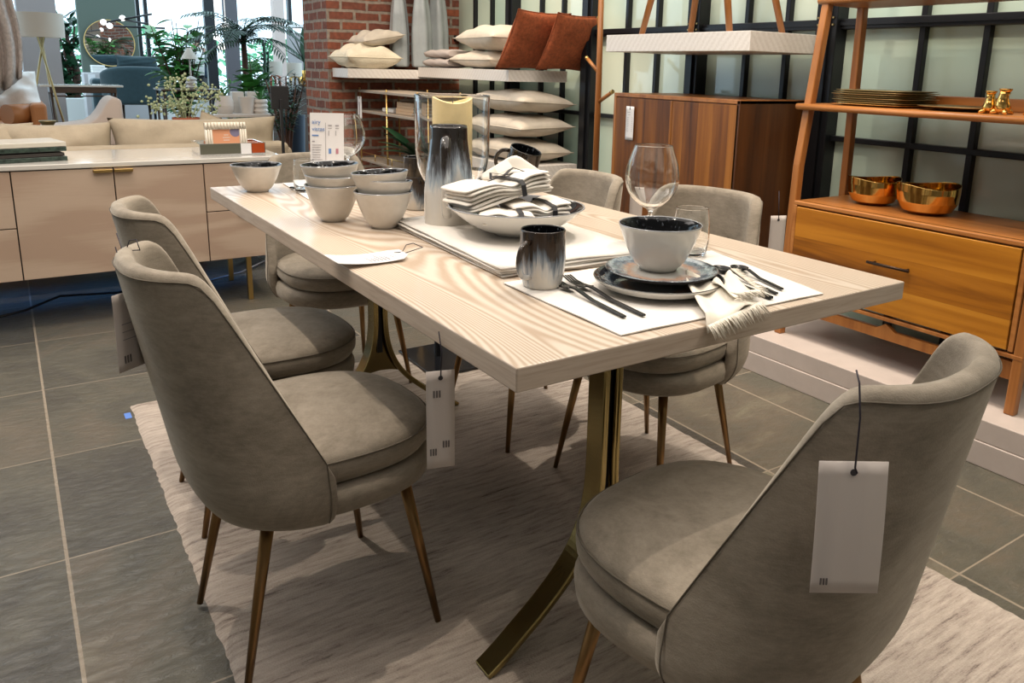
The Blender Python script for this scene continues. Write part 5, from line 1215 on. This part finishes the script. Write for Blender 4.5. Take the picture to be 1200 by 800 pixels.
# low wall under the far windows
b = BM(); box(b, -3, 9, 14.0, 14.2, 0, 0.55); struct('wall_window_sill', b, M['white_paint'])
b = BM(); box(b, 3.05, 4.1, 11.0, 11.5, 0, 1.62); box(b, 3.05, 4.1, 10.98, 11.5, 1.70, 1.74, mi=1); tag(obj('shelf_unit', b, [M['grey_wall'], M['white_paint']]), 'tall grey display shelving far behind the palm', 'shelf')
for k, x in enumerate((3.28, 3.52)):
    b = BM(); box(b, x, x + 0.16, 11.0, 11.2, 1.74, 1.85, 0.005); tag(obj('storage_box', b, M['dark']), ['left', 'right'][k] + ' black box on top of the far display shelving', 'box', 'black boxes on the far shelving')

# mirror on the olive wall
t = thing('round_mirror', 'round wall mirror with thin brass rim on the olive panel', 'mirror', (0.85, 12.97, 1.41), rot=(PI / 2, 0, 0))
b = BM(); lathe(b, [(0, 0.0), (0.33, 0.0), (0.33, 0.01), (0, 0.012)], 48); obj('mirror_glass', b, M['mirror'], t)
b = BM(); tube(b, [(0.335 * math.cos(2 * PI * k / 48), 0.335 * math.sin(2 * PI * k / 48), 0.01) for k in range(49)], 0.007, 8, cap=False); obj('rim', b, M['brass'], t)
# chandelier
t = thing('branch_chandelier', 'black branching chandelier with small white globes in front of the far windows', 'chandelier', (0, 0, 0))
b = BM()
for p, q in (((0.52, 10, 1.60), (1.02, 9.9, 1.72)), ((0.72, 10, 1.64), (0.98, 9.7, 1.585)), ((0.60, 10.1, 1.565), (1.15, 9.9, 1.56)), ((0.86, 10, 1.66), (0.86, 10, 3.2))): tube(b, [p, q], 0.012 if q[2] < 3 else 0.004, 8)
obj('arms', b, M['dark'], t)
for p in ((0.50, 10, 1.60), (0.70, 9.98, 1.655), (1.04, 9.88, 1.725), (0.57, 10.08, 1.565), (0.97, 9.68, 1.59), (1.17, 9.88, 1.555)):
    b = BM(); g = bmesh.ops.create_icosphere(b, subdivisions=3, radius=0.034); xf(g['verts'], Matrix.Translation(p)); obj('globe', b, M['globe'], t, smooth=True)
# pendant globes
for k, (p, r) in enumerate((((1.86, 10, 1.62), 0.055), ((1.78, 10.2, 1.50), 0.048), ((1.82, 10.1, 1.38), 0.05))):
    b = BM(); g = bmesh.ops.create_icosphere(b, subdivisions=3, radius=r); xf(g['verts'], Matrix.Translation(p)); tube(b, [p, (p[0], p[1], 3.2)], 0.003, 6)
    tag(obj('pendant_light', b, M['globe'], smooth=True), ['top', 'middle', 'lowest'][k] + ' white globe pendant above the leafy tree', 'pendant light', 'globe pendants by the far window')

# floor lamp
t = thing('floor_lamp', 'floor lamp with white drum shade on crossed wooden legs at far left', 'floor lamp', (-0.22, 8.0, 0))
b = BM(); lathe(b, [(0.195, 1.365), (0.20, 1.58), (0.196, 1.58), (0.191, 1.365)], 40); obj('lamp_shade', b, M['shade'], t)
for a, c in (((-0.03, 0.0, 1.40), (0.20, -0.05, 0.0)), ((0.03, 0.0, 1.40), (-0.30, 0.03, 0.0)), ((0.0, 0.05, 1.40), (0.10, 0.28, 0.0))):
    b = BM(); tube(b, [a, c], 0.010, 8); obj('leg', b, M['brass_dull'], t)
b = BM(); tube(b, [(0, 0, 1.36), (0, 0, 1.50)], 0.012, 8); obj('stem', b, M['brass_dull'], t)
# hanging throw at far left
b = BM(); V = []
for i in range(25):
    u = i / 24; x = -0.78 + 0.355 * u
    V.append([b.verts.new((x + 0.02 * math.sin(j), 6.9 + 0.06 * math.sin(u * 22), 2.4 - (1.38 + 0.30 * (1 - u)) * j / 10)) for j in range(11)])
for i in range(24):
    for j in range(10): b.faces.new((V[i][j], V[i + 1][j], V[i + 1][j + 1], V[i][j + 1]))
tag(obj('hanging_throw', b, M['curtain'], smooth=True, mods=[('solid', 0.02, 0)]), 'pale woven throw hanging in folds at the far left edge', 'throw')
# tan leather sofa
t = thing('leather_sofa', 'tan leather sofa at the left edge behind the oatmeal sofa', 'sofa', (0, 0, 0))
b = BM(); flat_cushion(b, -2.0, -0.36, 7.2, 8.1, 0.15, 0.62, 0.04); obj('seat', b, M['leather'], t)
b = BM(); flat_cushion(b, -0.39, -0.27, 7.2, 8.1, 0.12, 0.80, 0.03); obj('arm', b, M['leather'], t)
b = BM(); flat_cushion(b, -2.0, -0.45, 7.9, 8.15, 0.4, 0.80, 0.05); obj('back', b, M['leather'], t)
b = BM(); tube(b, [(-0.56, 7.24, 0.708), (-0.40, 7.36, 0.708)], [0.085, 0.085], 24)
bm_o = obj('bolster_cushion', b, M['leather']); tag(bm_o, 'tan leather bolster on the leather sofa', 'cushion')
pillow('plush_cushion', 'white plush cushion heaped on the tan leather sofa', 'white_fur', (-0.52, 7.50, 0.88), (math.radians(65), 0, 0.2), 0.46, 0.40, 0.24, None, 0.02, 21, 'cushion')
# cone side table
b = BM(); lathe(b, [(0, 0.70), (0.006, 0.70), (0.012, 0.705), (0.052, 0.765), (0.052, 0.77), (0, 0.768)], 32); lathe(b, [(0, 0), (0.12, 0), (0.12, 0.01), (0.01, 0.03), (0.008, 0.705), (0, 0.705)], 24)
o = obj('pedestal_side_table', b, M['brass_dull']); o.location = (-0.34, 5.5, 0); tag(o, 'tiny cone topped bronze drinks table behind the oatmeal sofa', 'side table')
# ivory lounge chair
t = thing('lounge_chair', 'ivory lounge chair with a high sloping back behind the oatmeal sofa', 'armchair', (0, 0, 0))
b = BM(); V = []
prof = [(-0.36, 0.685), (-0.20, 0.695), (-0.06, 0.715), (-0.01, 0.75), (0.03, 0.80), (0.065, 0.86), (0.10, 0.90), (0.14, 0.905), (0.17, 0.88), (0.175, 0.55), (-0.36, 0.50)]
A = [b.verts.new((x, 5.95, z)) for x, z in prof]; B2 = [b.verts.new((x, 6.45, z)) for x, z in prof]
for k in range(len(prof)): b.faces.new((A[k], A[(k + 1) % len(prof)], B2[(k + 1) % len(prof)], B2[k]))
b.faces.new(A[::-1]); b.faces.new(B2); obj('body', b, M['blush'], t, mods=[('bevel', 0.02)], smooth=True)
for x in (-0.3, 0.12):
    for y in (6.0, 6.4): b = BM(); tube(b, [(x, y, 0.52), (x, y, 0)], 0.015, 8); obj('leg', b, M['dark_wood'], t)
# desk
t = thing('desk', 'narrow desk with pale glossy top and slim dark legs in the distance', 'desk', (0, 0, 0))
b = BM(); box(b, -0.28, 0.42, 8.0, 8.4, 0.915, 0.935, 0.005); obj('top', b, M['side_top'], t)
b = BM(); box(b, -0.20, 0.36, 8.02, 8.36, 0.86, 0.915, 0.004); obj('apron', b, M['dark_wood'], t)
for x in (-0.19, 0.35):
    for y in (8.04, 8.34): b = BM(); tube(b, [(x, y, 0.87), (x + (0.03 if x < 0 else -0.02), y, 0)], 0.012, 8); obj('leg', b, M['dark_wood'], t)
b = BM(); tube(b, [(-0.19, 8.04, 0.83), (0.35, 8.04, 0.83)], 0.006, 8); obj('stretcher', b, M['dark_wood'], t)
# teal armchair
t = thing('teal_armchair', 'teal upholstered armchair seen from behind with lumbar pillow', 'armchair', (0.95, 11.2, 0))
b = BM(); G = []
for j in range(9):
    tt = j / 8; row = []
    for i in range(21):
        a = (-1 + i / 10) * 1.35; w = 0.42 - 0.0 * tt + 0.02 * tt; row.append(b.verts.new((w * math.sin(a), -0.32 * math.cos(a) * (1 + 0.06 * tt), 0.60 + (0.50 - 0.10 * abs(a / 1.35) ** 3) * tt)))
    G.append(row)
for j in range(8):
    for i in range(20): b.faces.new((G[j][i], G[j][i + 1], G[j + 1][i + 1], G[j + 1][i]))
obj('backrest', b, M['teal'], t, smooth=True, mods=[('solid', 0.07, 0), ('subsurf', 1)])
b = BM(); flat_cushion(b, -0.38, 0.38, -0.25, 0.40, 0.60, 0.78, 0.04); obj('seat', b, M['teal'], t)
for x in (-0.26, -0.16, 0.16, 0.26): b = BM(); tube(b, [(x, -0.2 if abs(x) > 0.2 else 0.3, 0.62), (x * 1.1, -0.22 if abs(x) > 0.2 else 0.3, 0.0)], 0.018, 8); obj('leg', b, M['dark_wood'], t)
pillow('lumbar_pillow', 'dark teal lumbar pillow on top of the teal armchair back', 'teal', (0.95, 11.05, 1.15), (math.radians(85), 0, 0), 0.50, 0.16, 0.10, None, 0.002, 3)
# blue hassock chair to the right of it
b = BM(); flat_cushion(b, 0.46, 0.60, 11.75, 12.1, 0.0, 0.92, 0.05); tag(obj('blue_chair', b, M['teal']), 'dark blue chair partly hidden left of the teal armchair', 'chair')
# white console left of it
t = thing('low_console', 'pale grey low console against the olive panel', 'console', (0, 0, 0))
b = BM(); box(b, 0.42, 1.28, 12.35, 12.8, 0.0, 0.98, 0.01); obj('case', b, plain('pale_grey_lacquer', (0.45, 0.42, 0.42), 0.5), t)
b = BM(); box(b, 0.47, 0.56, 12.345, 12.35, 0.82, 0.96); obj('notice', b, M['paper_white'], t)
for k in range(3):
    b = BM(); box(b, 0.54, 0.76 - 0.03 * k, 12.4, 12.7, 0.985 + 0.035 * k, 1.018 + 0.035 * k, 0.005); tag(obj('flat_box', b, M['white_paint']), ['bottom', 'middle', 'top'][k] + ' white flat box on the pale low console', 'box', 'white flat boxes on the console')

# dark table with ribbed lamp
t = thing('dark_side_table', 'dark slim table under the ribbed conical lamp', 'table', (0, 0, 0))
b = BM(); box(b, 0.74, 1.32, 7.9, 8.4, 0.885, 0.905, 0.004); obj('top', b, M['dark_wood'], t)
b = BM(); box(b, 0.78, 1.28, 7.93, 8.37, 0.80, 0.815, 0.004); obj('shelf', b, M['dark_wood'], t)
for x in (0.77, 1.29):
    for y in (7.93, 8.37): b = BM(); tube(b, [(x, y, 0.89), (x, y, 0)], 0.012, 8); obj('leg', b, M['dark_wood'], t)
t = thing('table_lamp', 'table lamp with white cone shade and ribbed white base', 'table lamp', (1.06, 8.1, 0.905))
b = BM(); lathe(b, [(0, 0), (0.045, 0), (0.058, 0.02), (0.046, 0.04), (0.058, 0.06), (0.046, 0.08), (0.058, 0.10), (0.03, 0.12), (0.008, 0.13), (0.008, 0.32), (0, 0.32)], 32); obj('base', b, M['pot_white'], t)
b = BM(); lathe(b, [(0.085, 0.30), (0.018, 0.41), (0.016, 0.41), (0.082, 0.30)], 32); obj('shade', b, M['shade'], t)
# drum lamps on wooden tripod bases
def drum(label, loc, base):
    t = thing('table_lamp', label, 'table lamp', loc, 0, 'white drum shade table lamps')
    b = BM(); lathe(b, [(0.085, 0.13), (0.088, 0.29), (0.085, 0.29), (0.082, 0.13)], 32); obj('shade', b, M['shade'], t)
    b = BM()
    for k in range(4):
        a = k * PI / 2 + 0.6; tube(b, [(0.01 * math.cos(a), 0.01 * math.sin(a), 0.13), (0.07 * math.cos(a), 0.07 * math.sin(a), 0.11), (0.075 * math.cos(a), 0.075 * math.sin(a), 0.0)], 0.010, 8)
    tube(b, [(0, 0, 0.02), (0, 0, 0.2)], 0.012, 8); obj('base', b, M[base], t)
drum('left white drum lamp on a wooden base left of the brick pier', (2.165, 9.0, 0.915), 'terracotta')
drum('right white drum lamp on a brass base next to the brick pier', (2.40, 9.0, 0.905), 'brass')
b = BM(); box(b, 1.95, 2.7, 8.8, 9.4, 0.885, 0.905); box(b, 1.97, 2.68, 8.85, 9.38, 0.0, 0.885, mi=0); tag(obj('console_table', b, M['dark_wood']), 'dark console carrying the two drum lamps', 'console')

# person in the distance
def person():
    t = thing('person', 'distant person with dark hair and pale top standing behind the cone lamp', 'person', (2.44, 15.0, 0))
    me = bpy.data.meshes.new('body')
    J = {'pel': (0, 0, 0.95), 'sp': (0, 0, 1.15), 'ch': (0, 0, 1.32), 'nk': (0, 0, 1.46), 'hd': (0, 0.0, 1.56), 'ht': (0, 0, 1.66),
         'ls': (-0.17, 0, 1.38), 'le': (-0.22, 0.02, 1.12), 'lh': (-0.16, -0.12, 0.95), 'rs': (0.17, 0, 1.38), 're': (0.23, 0.02, 1.12), 'rh': (0.20, -0.10, 0.93),
         'lh2': (-0.09, 0, 0.90), 'lk': (-0.10, -0.01, 0.50), 'la': (-0.10, 0.0, 0.08), 'lt': (-0.10, -0.13, 0.03), 'rh2': (0.09, 0, 0.90), 'rk': (0.10, -0.02, 0.50), 'ra': (0.10, 0.02, 0.08), 'rt': (0.10, -0.11, 0.03)}
    E_ = [('pel', 'sp'), ('sp', 'ch'), ('ch', 'nk'), ('nk', 'hd'), ('hd', 'ht'), ('ch', 'ls'), ('ls', 'le'), ('le', 'lh'), ('ch', 'rs'), ('rs', 're'), ('re', 'rh'), ('pel', 'lh2'), ('lh2', 'lk'), ('lk', 'la'), ('la', 'lt'), ('pel', 'rh2'), ('rh2', 'rk'), ('rk', 'ra'), ('ra', 'rt')]
    Rr = dict(pel=.14, sp=.125, ch=.14, nk=.05, hd=.09, ht=.075, ls=.06, le=.042, lh=.032, rs=.06, re=.042, rh=.032, lh2=.085, lk=.055, la=.04, lt=.03, rh2=.085, rk=.055, ra=.04, rt=.03)
    ks = list(J); me.from_pydata([J[k] for k in ks], [(ks.index(a), ks.index(b2)) for a, b2 in E_], []); me.materials.append(M['skin'])
    o = bpy.data.objects.new('body', me); COL.objects.link(o); o.parent = t
    o.modifiers.new('skin', 'SKIN')
    for i, k in enumerate(ks): me.skin_vertices[0].data[i].radius = (Rr[k], Rr[k] * 0.8)
    me.skin_vertices[0].data[0].use_root = True
    s = o.modifiers.new('s', 'SUBSURF'); s.levels = 1; s.render_levels = 1
    b = BM(); g = bmesh.ops.create_uvsphere(b, u_segments=20, v_segments=12, radius=0.115); xf(g['verts'], Matrix.Translation((0, 0.02, 1.60)) @ Matrix.Diagonal((0.92, 1.0, 1.1, 1))); obj('hair', b, plain('dark_hair', (0.02, 0.015, 0.012), 0.5), t, smooth=True)
    b = BM(); tube(b, [(0.18, -0.02, 1.36), (0.22, -0.01, 1.15), (0.21, -0.03, 0.95)], [0.075, 0.07, 0.06], 14); tube(b, [(0.10, 0, 1.34), (0.11, 0, 0.9)], [0.13, 0.12], 16, flat=0.9); obj('jacket', b, M['navy'], t, smooth=True)
    b = BM(); tube(b, [(0, 0, 1.43), (0, 0, 1.30), (0, 0, 0.93)], [0.08, 0.185, 0.155], 18, flat=0.85); tube(b, [(-0.17, 0, 1.39), (-0.22, 0.02, 1.12), (-0.19, -0.06, 1.02)], [0.075, 0.058, 0.05], 12); obj('shirt', b, M['white_paint'], t, smooth=True)
    b = BM()
    for s_ in (-1, 1): tube(b, [(s_ * 0.085, 0, 0.98), (s_ * 0.10, -0.01, 0.5), (s_ * 0.10, 0, 0.1)], [0.12, 0.085, 0.07], 14)
    obj('trousers', b, M['dark'], t, smooth=True)
person()

# ---- plants in the distance
def stem_plant(name, label, loc, mat, potm=None, potR=0.1, potH=0.2, kind=0, H=1.0, spread=0.3, n=60, L=0.15, Wd=0.06, trunk=0.015, droop=0.5, group=None, zmin=0.3, trunk_mat='bark'):
    t = thing(name, label, 'plant', loc, 0, group)
    if potm: pot(t, potR, potH, potm, kind)
    z0 = potH * 0.85 if potm else 0
    b = BM(); tips = []
    for k in range(max(3, n // 14)):
        a = random.uniform(0, 2 * PI); r = random.uniform(0.2, 1) * spread; h = H * random.uniform(0.6, 1.0)
        pts = [(0, 0, z0), (r * 0.3 * math.cos(a), r * 0.3 * math.sin(a), z0 + (h - z0) * 0.5), (r * math.cos(a), r * math.sin(a), h)]
        tube(b, pts, [trunk, trunk * 0.7, trunk * 0.3], 6); tips.append([Vector(p) for p in pts])
    obj('stem', b, M[trunk_mat], t)
    b = BM()
    for k in range(n):
        T_ = random.choice(tips); u = random.uniform(zmin, 1.0)
        p = T_[0].lerp(T_[1], u * 2) if u < 0.5 else T_[1].lerp(T_[2], u * 2 - 1)
        a = random.uniform(0, 2 * PI); leaf(b, p, (math.cos(a), math.sin(a), random.uniform(-0.1, 0.9)), L * random.uniform(0.7, 1.2), Wd * random.uniform(0.8, 1.2), droop)
    obj('foliage', b, M[mat], t); return t
# palm
def palm(label, loc, H, mat='leaf_dark', potm='pot_white', nf=13, FL=0.85, seed=1):
    rnd = random.Random(seed); t = thing('potted_palm', label, 'plant', loc); pot(t, 0.13, 0.26, potm)
    b = BM(); tube(b, [(0, 0, 0.2), (0.01, 0, H * 0.5), (0.0, 0.01, H)], [0.045, 0.04, 0.022], 10); obj('trunk', b, M['bark'], t)
    b = BM()
    for k in range(nf):
        a = 2 * PI * k / nf + rnd.uniform(-.25, .25); el = rnd.uniform(0.2, 1.3); p = Vector((0, 0, H - rnd.uniform(0, 0.15))); d = Vector((math.cos(a), math.sin(a), el)).normalized(); pts = [p.copy()]
        for i in range(9):
            p = p + d * FL / 9; d = (d + Vector((0, 0, -0.17))).normalized(); pts.append(p.copy())
        tube(b, pts, [0.007 - 0.0006 * i for i in range(10)], 5)
        for i in range(1, 10):
            dd = (pts[i] - pts[i - 1]).normalized(); sd = dd.cross(Vector((0, 0, 1))).normalized()
            for s in (-1, 1):
                for q in (0, 0.5): leaf(b, pts[i - 1].lerp(pts[i], q), dd * 0.8 + sd * s * 1.0 + Vector((0, 0, -0.15)), 0.20 * (1.1 - i / 13), 0.018, 0.7, n=3)
    obj('fronds', b, M[mat], t)
palm('tall feathery palm in a white pot in front of the far windows', (1.46, 7.5, 0.0), 1.50, nf=22, FL=0.62, seed=3)
stem_plant('potted_tree', 'broad leaved leafy tree in the distance right of the teal armchair', (1.14, 9.0, 0), 'leaf', 'pot_white', 0.14, 0.3, 0, 1.72, 0.36, 300, 0.17, 0.11, 0.014, 0.8, zmin=0.45)
stem_plant('potted_tree', 'bright leafy plant among the white pots beneath the palm', (1.40, 6.9, 0.0), 'leaf', 'pot_white', 0.12, 0.35, 0, 1.28, 0.20, 200, 0.14, 0.10, 0.010, 0.6, zmin=0.5)
stem_plant('potted_tree', 'fern like green plant left of the palm with arching leaves', (1.25, 7.2, 0.0), 'leaf', 'pot_white', 0.1, 0.3, 0, 1.08, 0.16, 90, 0.13, 0.03, 0.008, 0.9, zmin=0.5)
stem_plant('cactus_plant', 'tall dark cactus like plant right of the palm trunk', (1.72, 7.75, 0.0), 'leaf_dark', 'pot_white', 0.1, 0.3, 0, 1.45, 0.05, 120, 0.08, 0.04, 0.03, 0.2, zmin=0.4, trunk_mat='leaf_dark')
# pedestal table carrying white planters
b = BM(); box(b, 0.90, 1.43, 6.35, 6.75, 0.72, 0.745, 0.004)
for x in (0.94, 1.39):
    for y in (6.39, 6.71): tube(b, [(x, y, 0.72), (x, y, 0)], 0.012, 8)
tag(obj('plant_table', b, M['pot_white']), 'pale table carrying the white planters behind the sofa', 'table')
for lab, x, R, H, kd, lf in (('round bellied white planter with a small green plant', 1.025, 0.085, 0.155, 1, 1), ('ribbed white planter in the middle of the row', 1.215, 0.072, 0.145, 0, 0), ('wavy ringed white planter at the right of the row', 1.33, 0.068, 0.125, 2, 1)):
    t = thing('planter', lab, 'planter', (x, 6.5, 0.745), 0, 'white planters behind the sofa'); pot(t, R, H, 'pot_white', kd)
    if lf:
        b = BM()
        for k in range(26): a = random.uniform(0, 6.28); leaf(b, (0, 0, H * 0.9), (math.cos(a), math.sin(a), random.uniform(0.6, 2.5)), random.uniform(0.05, 0.12), 0.02, 0.4)
        obj('foliage', b, M['leaf'], t)
for k, x in enumerate((1.17, 1.30)):
    t = thing('planter', ['tall square white planter behind the row, left one', 'tall square white planter behind the row, right one'][k], 'planter', (x, 6.66, 0.745), 0, 'white planters behind the sofa'); b = BM(); box(b, -0.05, 0.05, -0.05, 0.05, 0, 0.185, 0.006); obj('pot', b, M['pot_white'], t)
# flowering branches in terracotta
t = thing('potted_plant', 'pale yellow green flowering branches in a terracotta pot behind the sofa', 'plant', (0.48, 5.2, 0.0)); pot(t, 0.09, 0.80, 'terracotta')
b = BM(); bl = BM()
for k in range(14):
    a = random.uniform(0, 6.28); r = random.uniform(0.05, 0.24); h = random.uniform(0.84, 1.04); p2 = Vector((r * math.cos(a), 0.5 * r * math.sin(a), h)); tube(b, [(0, 0, 0.70), Vector((p2.x * 0.5, p2.y * 0.5, 0.88)), p2], 0.003, 5)
    for m_ in range(26):
        q = p2 + Vector((random.gauss(0, .035), random.gauss(0, .03), random.gauss(0, .03))); g = bmesh.ops.create_icosphere(bl, subdivisions=1, radius=random.uniform(0.006, 0.012)); xf(g['verts'], Matrix.Translation(q))
obj('branches', b, M['leaf_light'], t); obj('blossom', bl, M['leaf_light'], t)
# small terracotta succulent + beige pillow corner
pillow('throw_pillow', 'beige scatter cushion corner poking above the oatmeal sofa back', 'sofa', (0.53, 4.50, 0.70), (math.radians(78), math.radians(20), 0), 0.26, 0.30, 0.08, None, 0.003, 31)
# black sign stand
t = thing('sign_stand', 'black sign holder on a slim black pole right of the oatmeal sofa', 'sign stand', (0.725, 3.722, 0))
b = BM(); box(b, -0.052, 0.048, -0.012, 0.0, 0.935, 1.065, 0.003); obj('panel', b, M['dark'], t)
b = BM(); box(b, -0.008, 0.008, -0.024, -0.012, 0.0, 0.99, 0.002); obj('pole', b, M['dark'], t)
b = BM(); box(b, -0.12, 0.12, -0.045, 0.032, 0, 0.010); obj('base', b, M['dark'], t)
# planters against the brick
t = stem_plant('potted_plant', 'thin leaved dark bush in a navy planter beside the brick pier', (1.52, 6.2, 0), 'leaf_dark', 'navy', 0.11, 0.75, 0, 1.12, 0.18, 200, 0.11, 0.016, 0.008, 0.6, zmin=0.55)
stem_plant('potted_plant', 'airy grassy dark plant on thick brown stems behind the black sign', (1.33, 5.75, 0), 'leaf_dark', 'bark', 0.10, 0.3, 0, 1.14, 0.20, 220, 0.13, 0.014, 0.016, 0.5, zmin=0.7)
# bird of paradise in gold vase
t = thing('potted_plant', 'big paddle leaved plant in a gold vase left of the brick pier', 'plant', (2.60, 9.25, 0.905)); b = BM(); lathe(b, [(0, 0), (0.04, 0), (0.06, 0.08), (0.055, 0.16), (0.04, 0.2), (0, 0.19)], 24); obj('vase', b, M['gold'], t)
b = BM()
for a, e, L in ((2.9, 1.8, 0.35), (2.6, 1.0, 0.30), (0.2, 2.5, 0.38), (3.3, 0.7, 0.28), (0.8, 1.4, 0.3), (1.5, 4, 0.42), (3.0, 3.0, 0.45)): leaf(b, (0, 0, 0.30), (math.cos(a), 0.3 * math.sin(a), e), L, 0.085, 0.2)
tube(b, [(0, 0, 0.15), (0, 0, 0.32)], 0.012, 6); obj('foliage', b, M['leaf_dark'], t)
# outdoor greenery seen through the windows
def outdoor_tree(label, loc, R, H, n=420, mat='leaf_sun'):
    t = thing('garden_tree', label, 'tree', loc, 0, 'trees outside the far windows'); b = BM(); tube(b, [(0, 0, 0), (0.1, 0, H * 0.6), (0, 0, H)], [0.08, 0.06, 0.02], 8)
    for k in range(12):
        a = random.uniform(0, 6.28); tube(b, [(0, 0, H * random.uniform(.4, .8)), (R * math.cos(a) * .8, R * math.sin(a) * .8, H * random.uniform(.6, 1.1))], 0.015, 5)
    obj('trunk', b, M['bark'], t); b = BM()
    for k in range(n):
        a = random.uniform(0, 6.28); r = R * random.random() ** 0.6; p = (r * math.cos(a), r * math.sin(a), H * random.uniform(0.15, 1.15)); leaf(b, p, (random.uniform(-1, 1), random.uniform(-1, 1), random.uniform(-.3, 1)), 0.22, 0.12, 0.5, n=2)
    obj('foliage', b, M[mat], t)
outdoor_tree('leafy shrub outside the far window behind the desk', (0.10, 17.5, 0), 0.75, 1.6, 600)
outdoor_tree('slim dark conifer outside the window left of the olive panel', (0.42, 15.0, 0), 0.18, 1.6, 200, 'leaf_dark')
outdoor_tree('bushy tree outside behind the palm', (4.6, 17.5, 0), 1.3, 1.4, 900)
outdoor_tree('sparse tree outside behind the leafy tree', (2.0, 19.5, 0), 1.2, 1.5, 500)
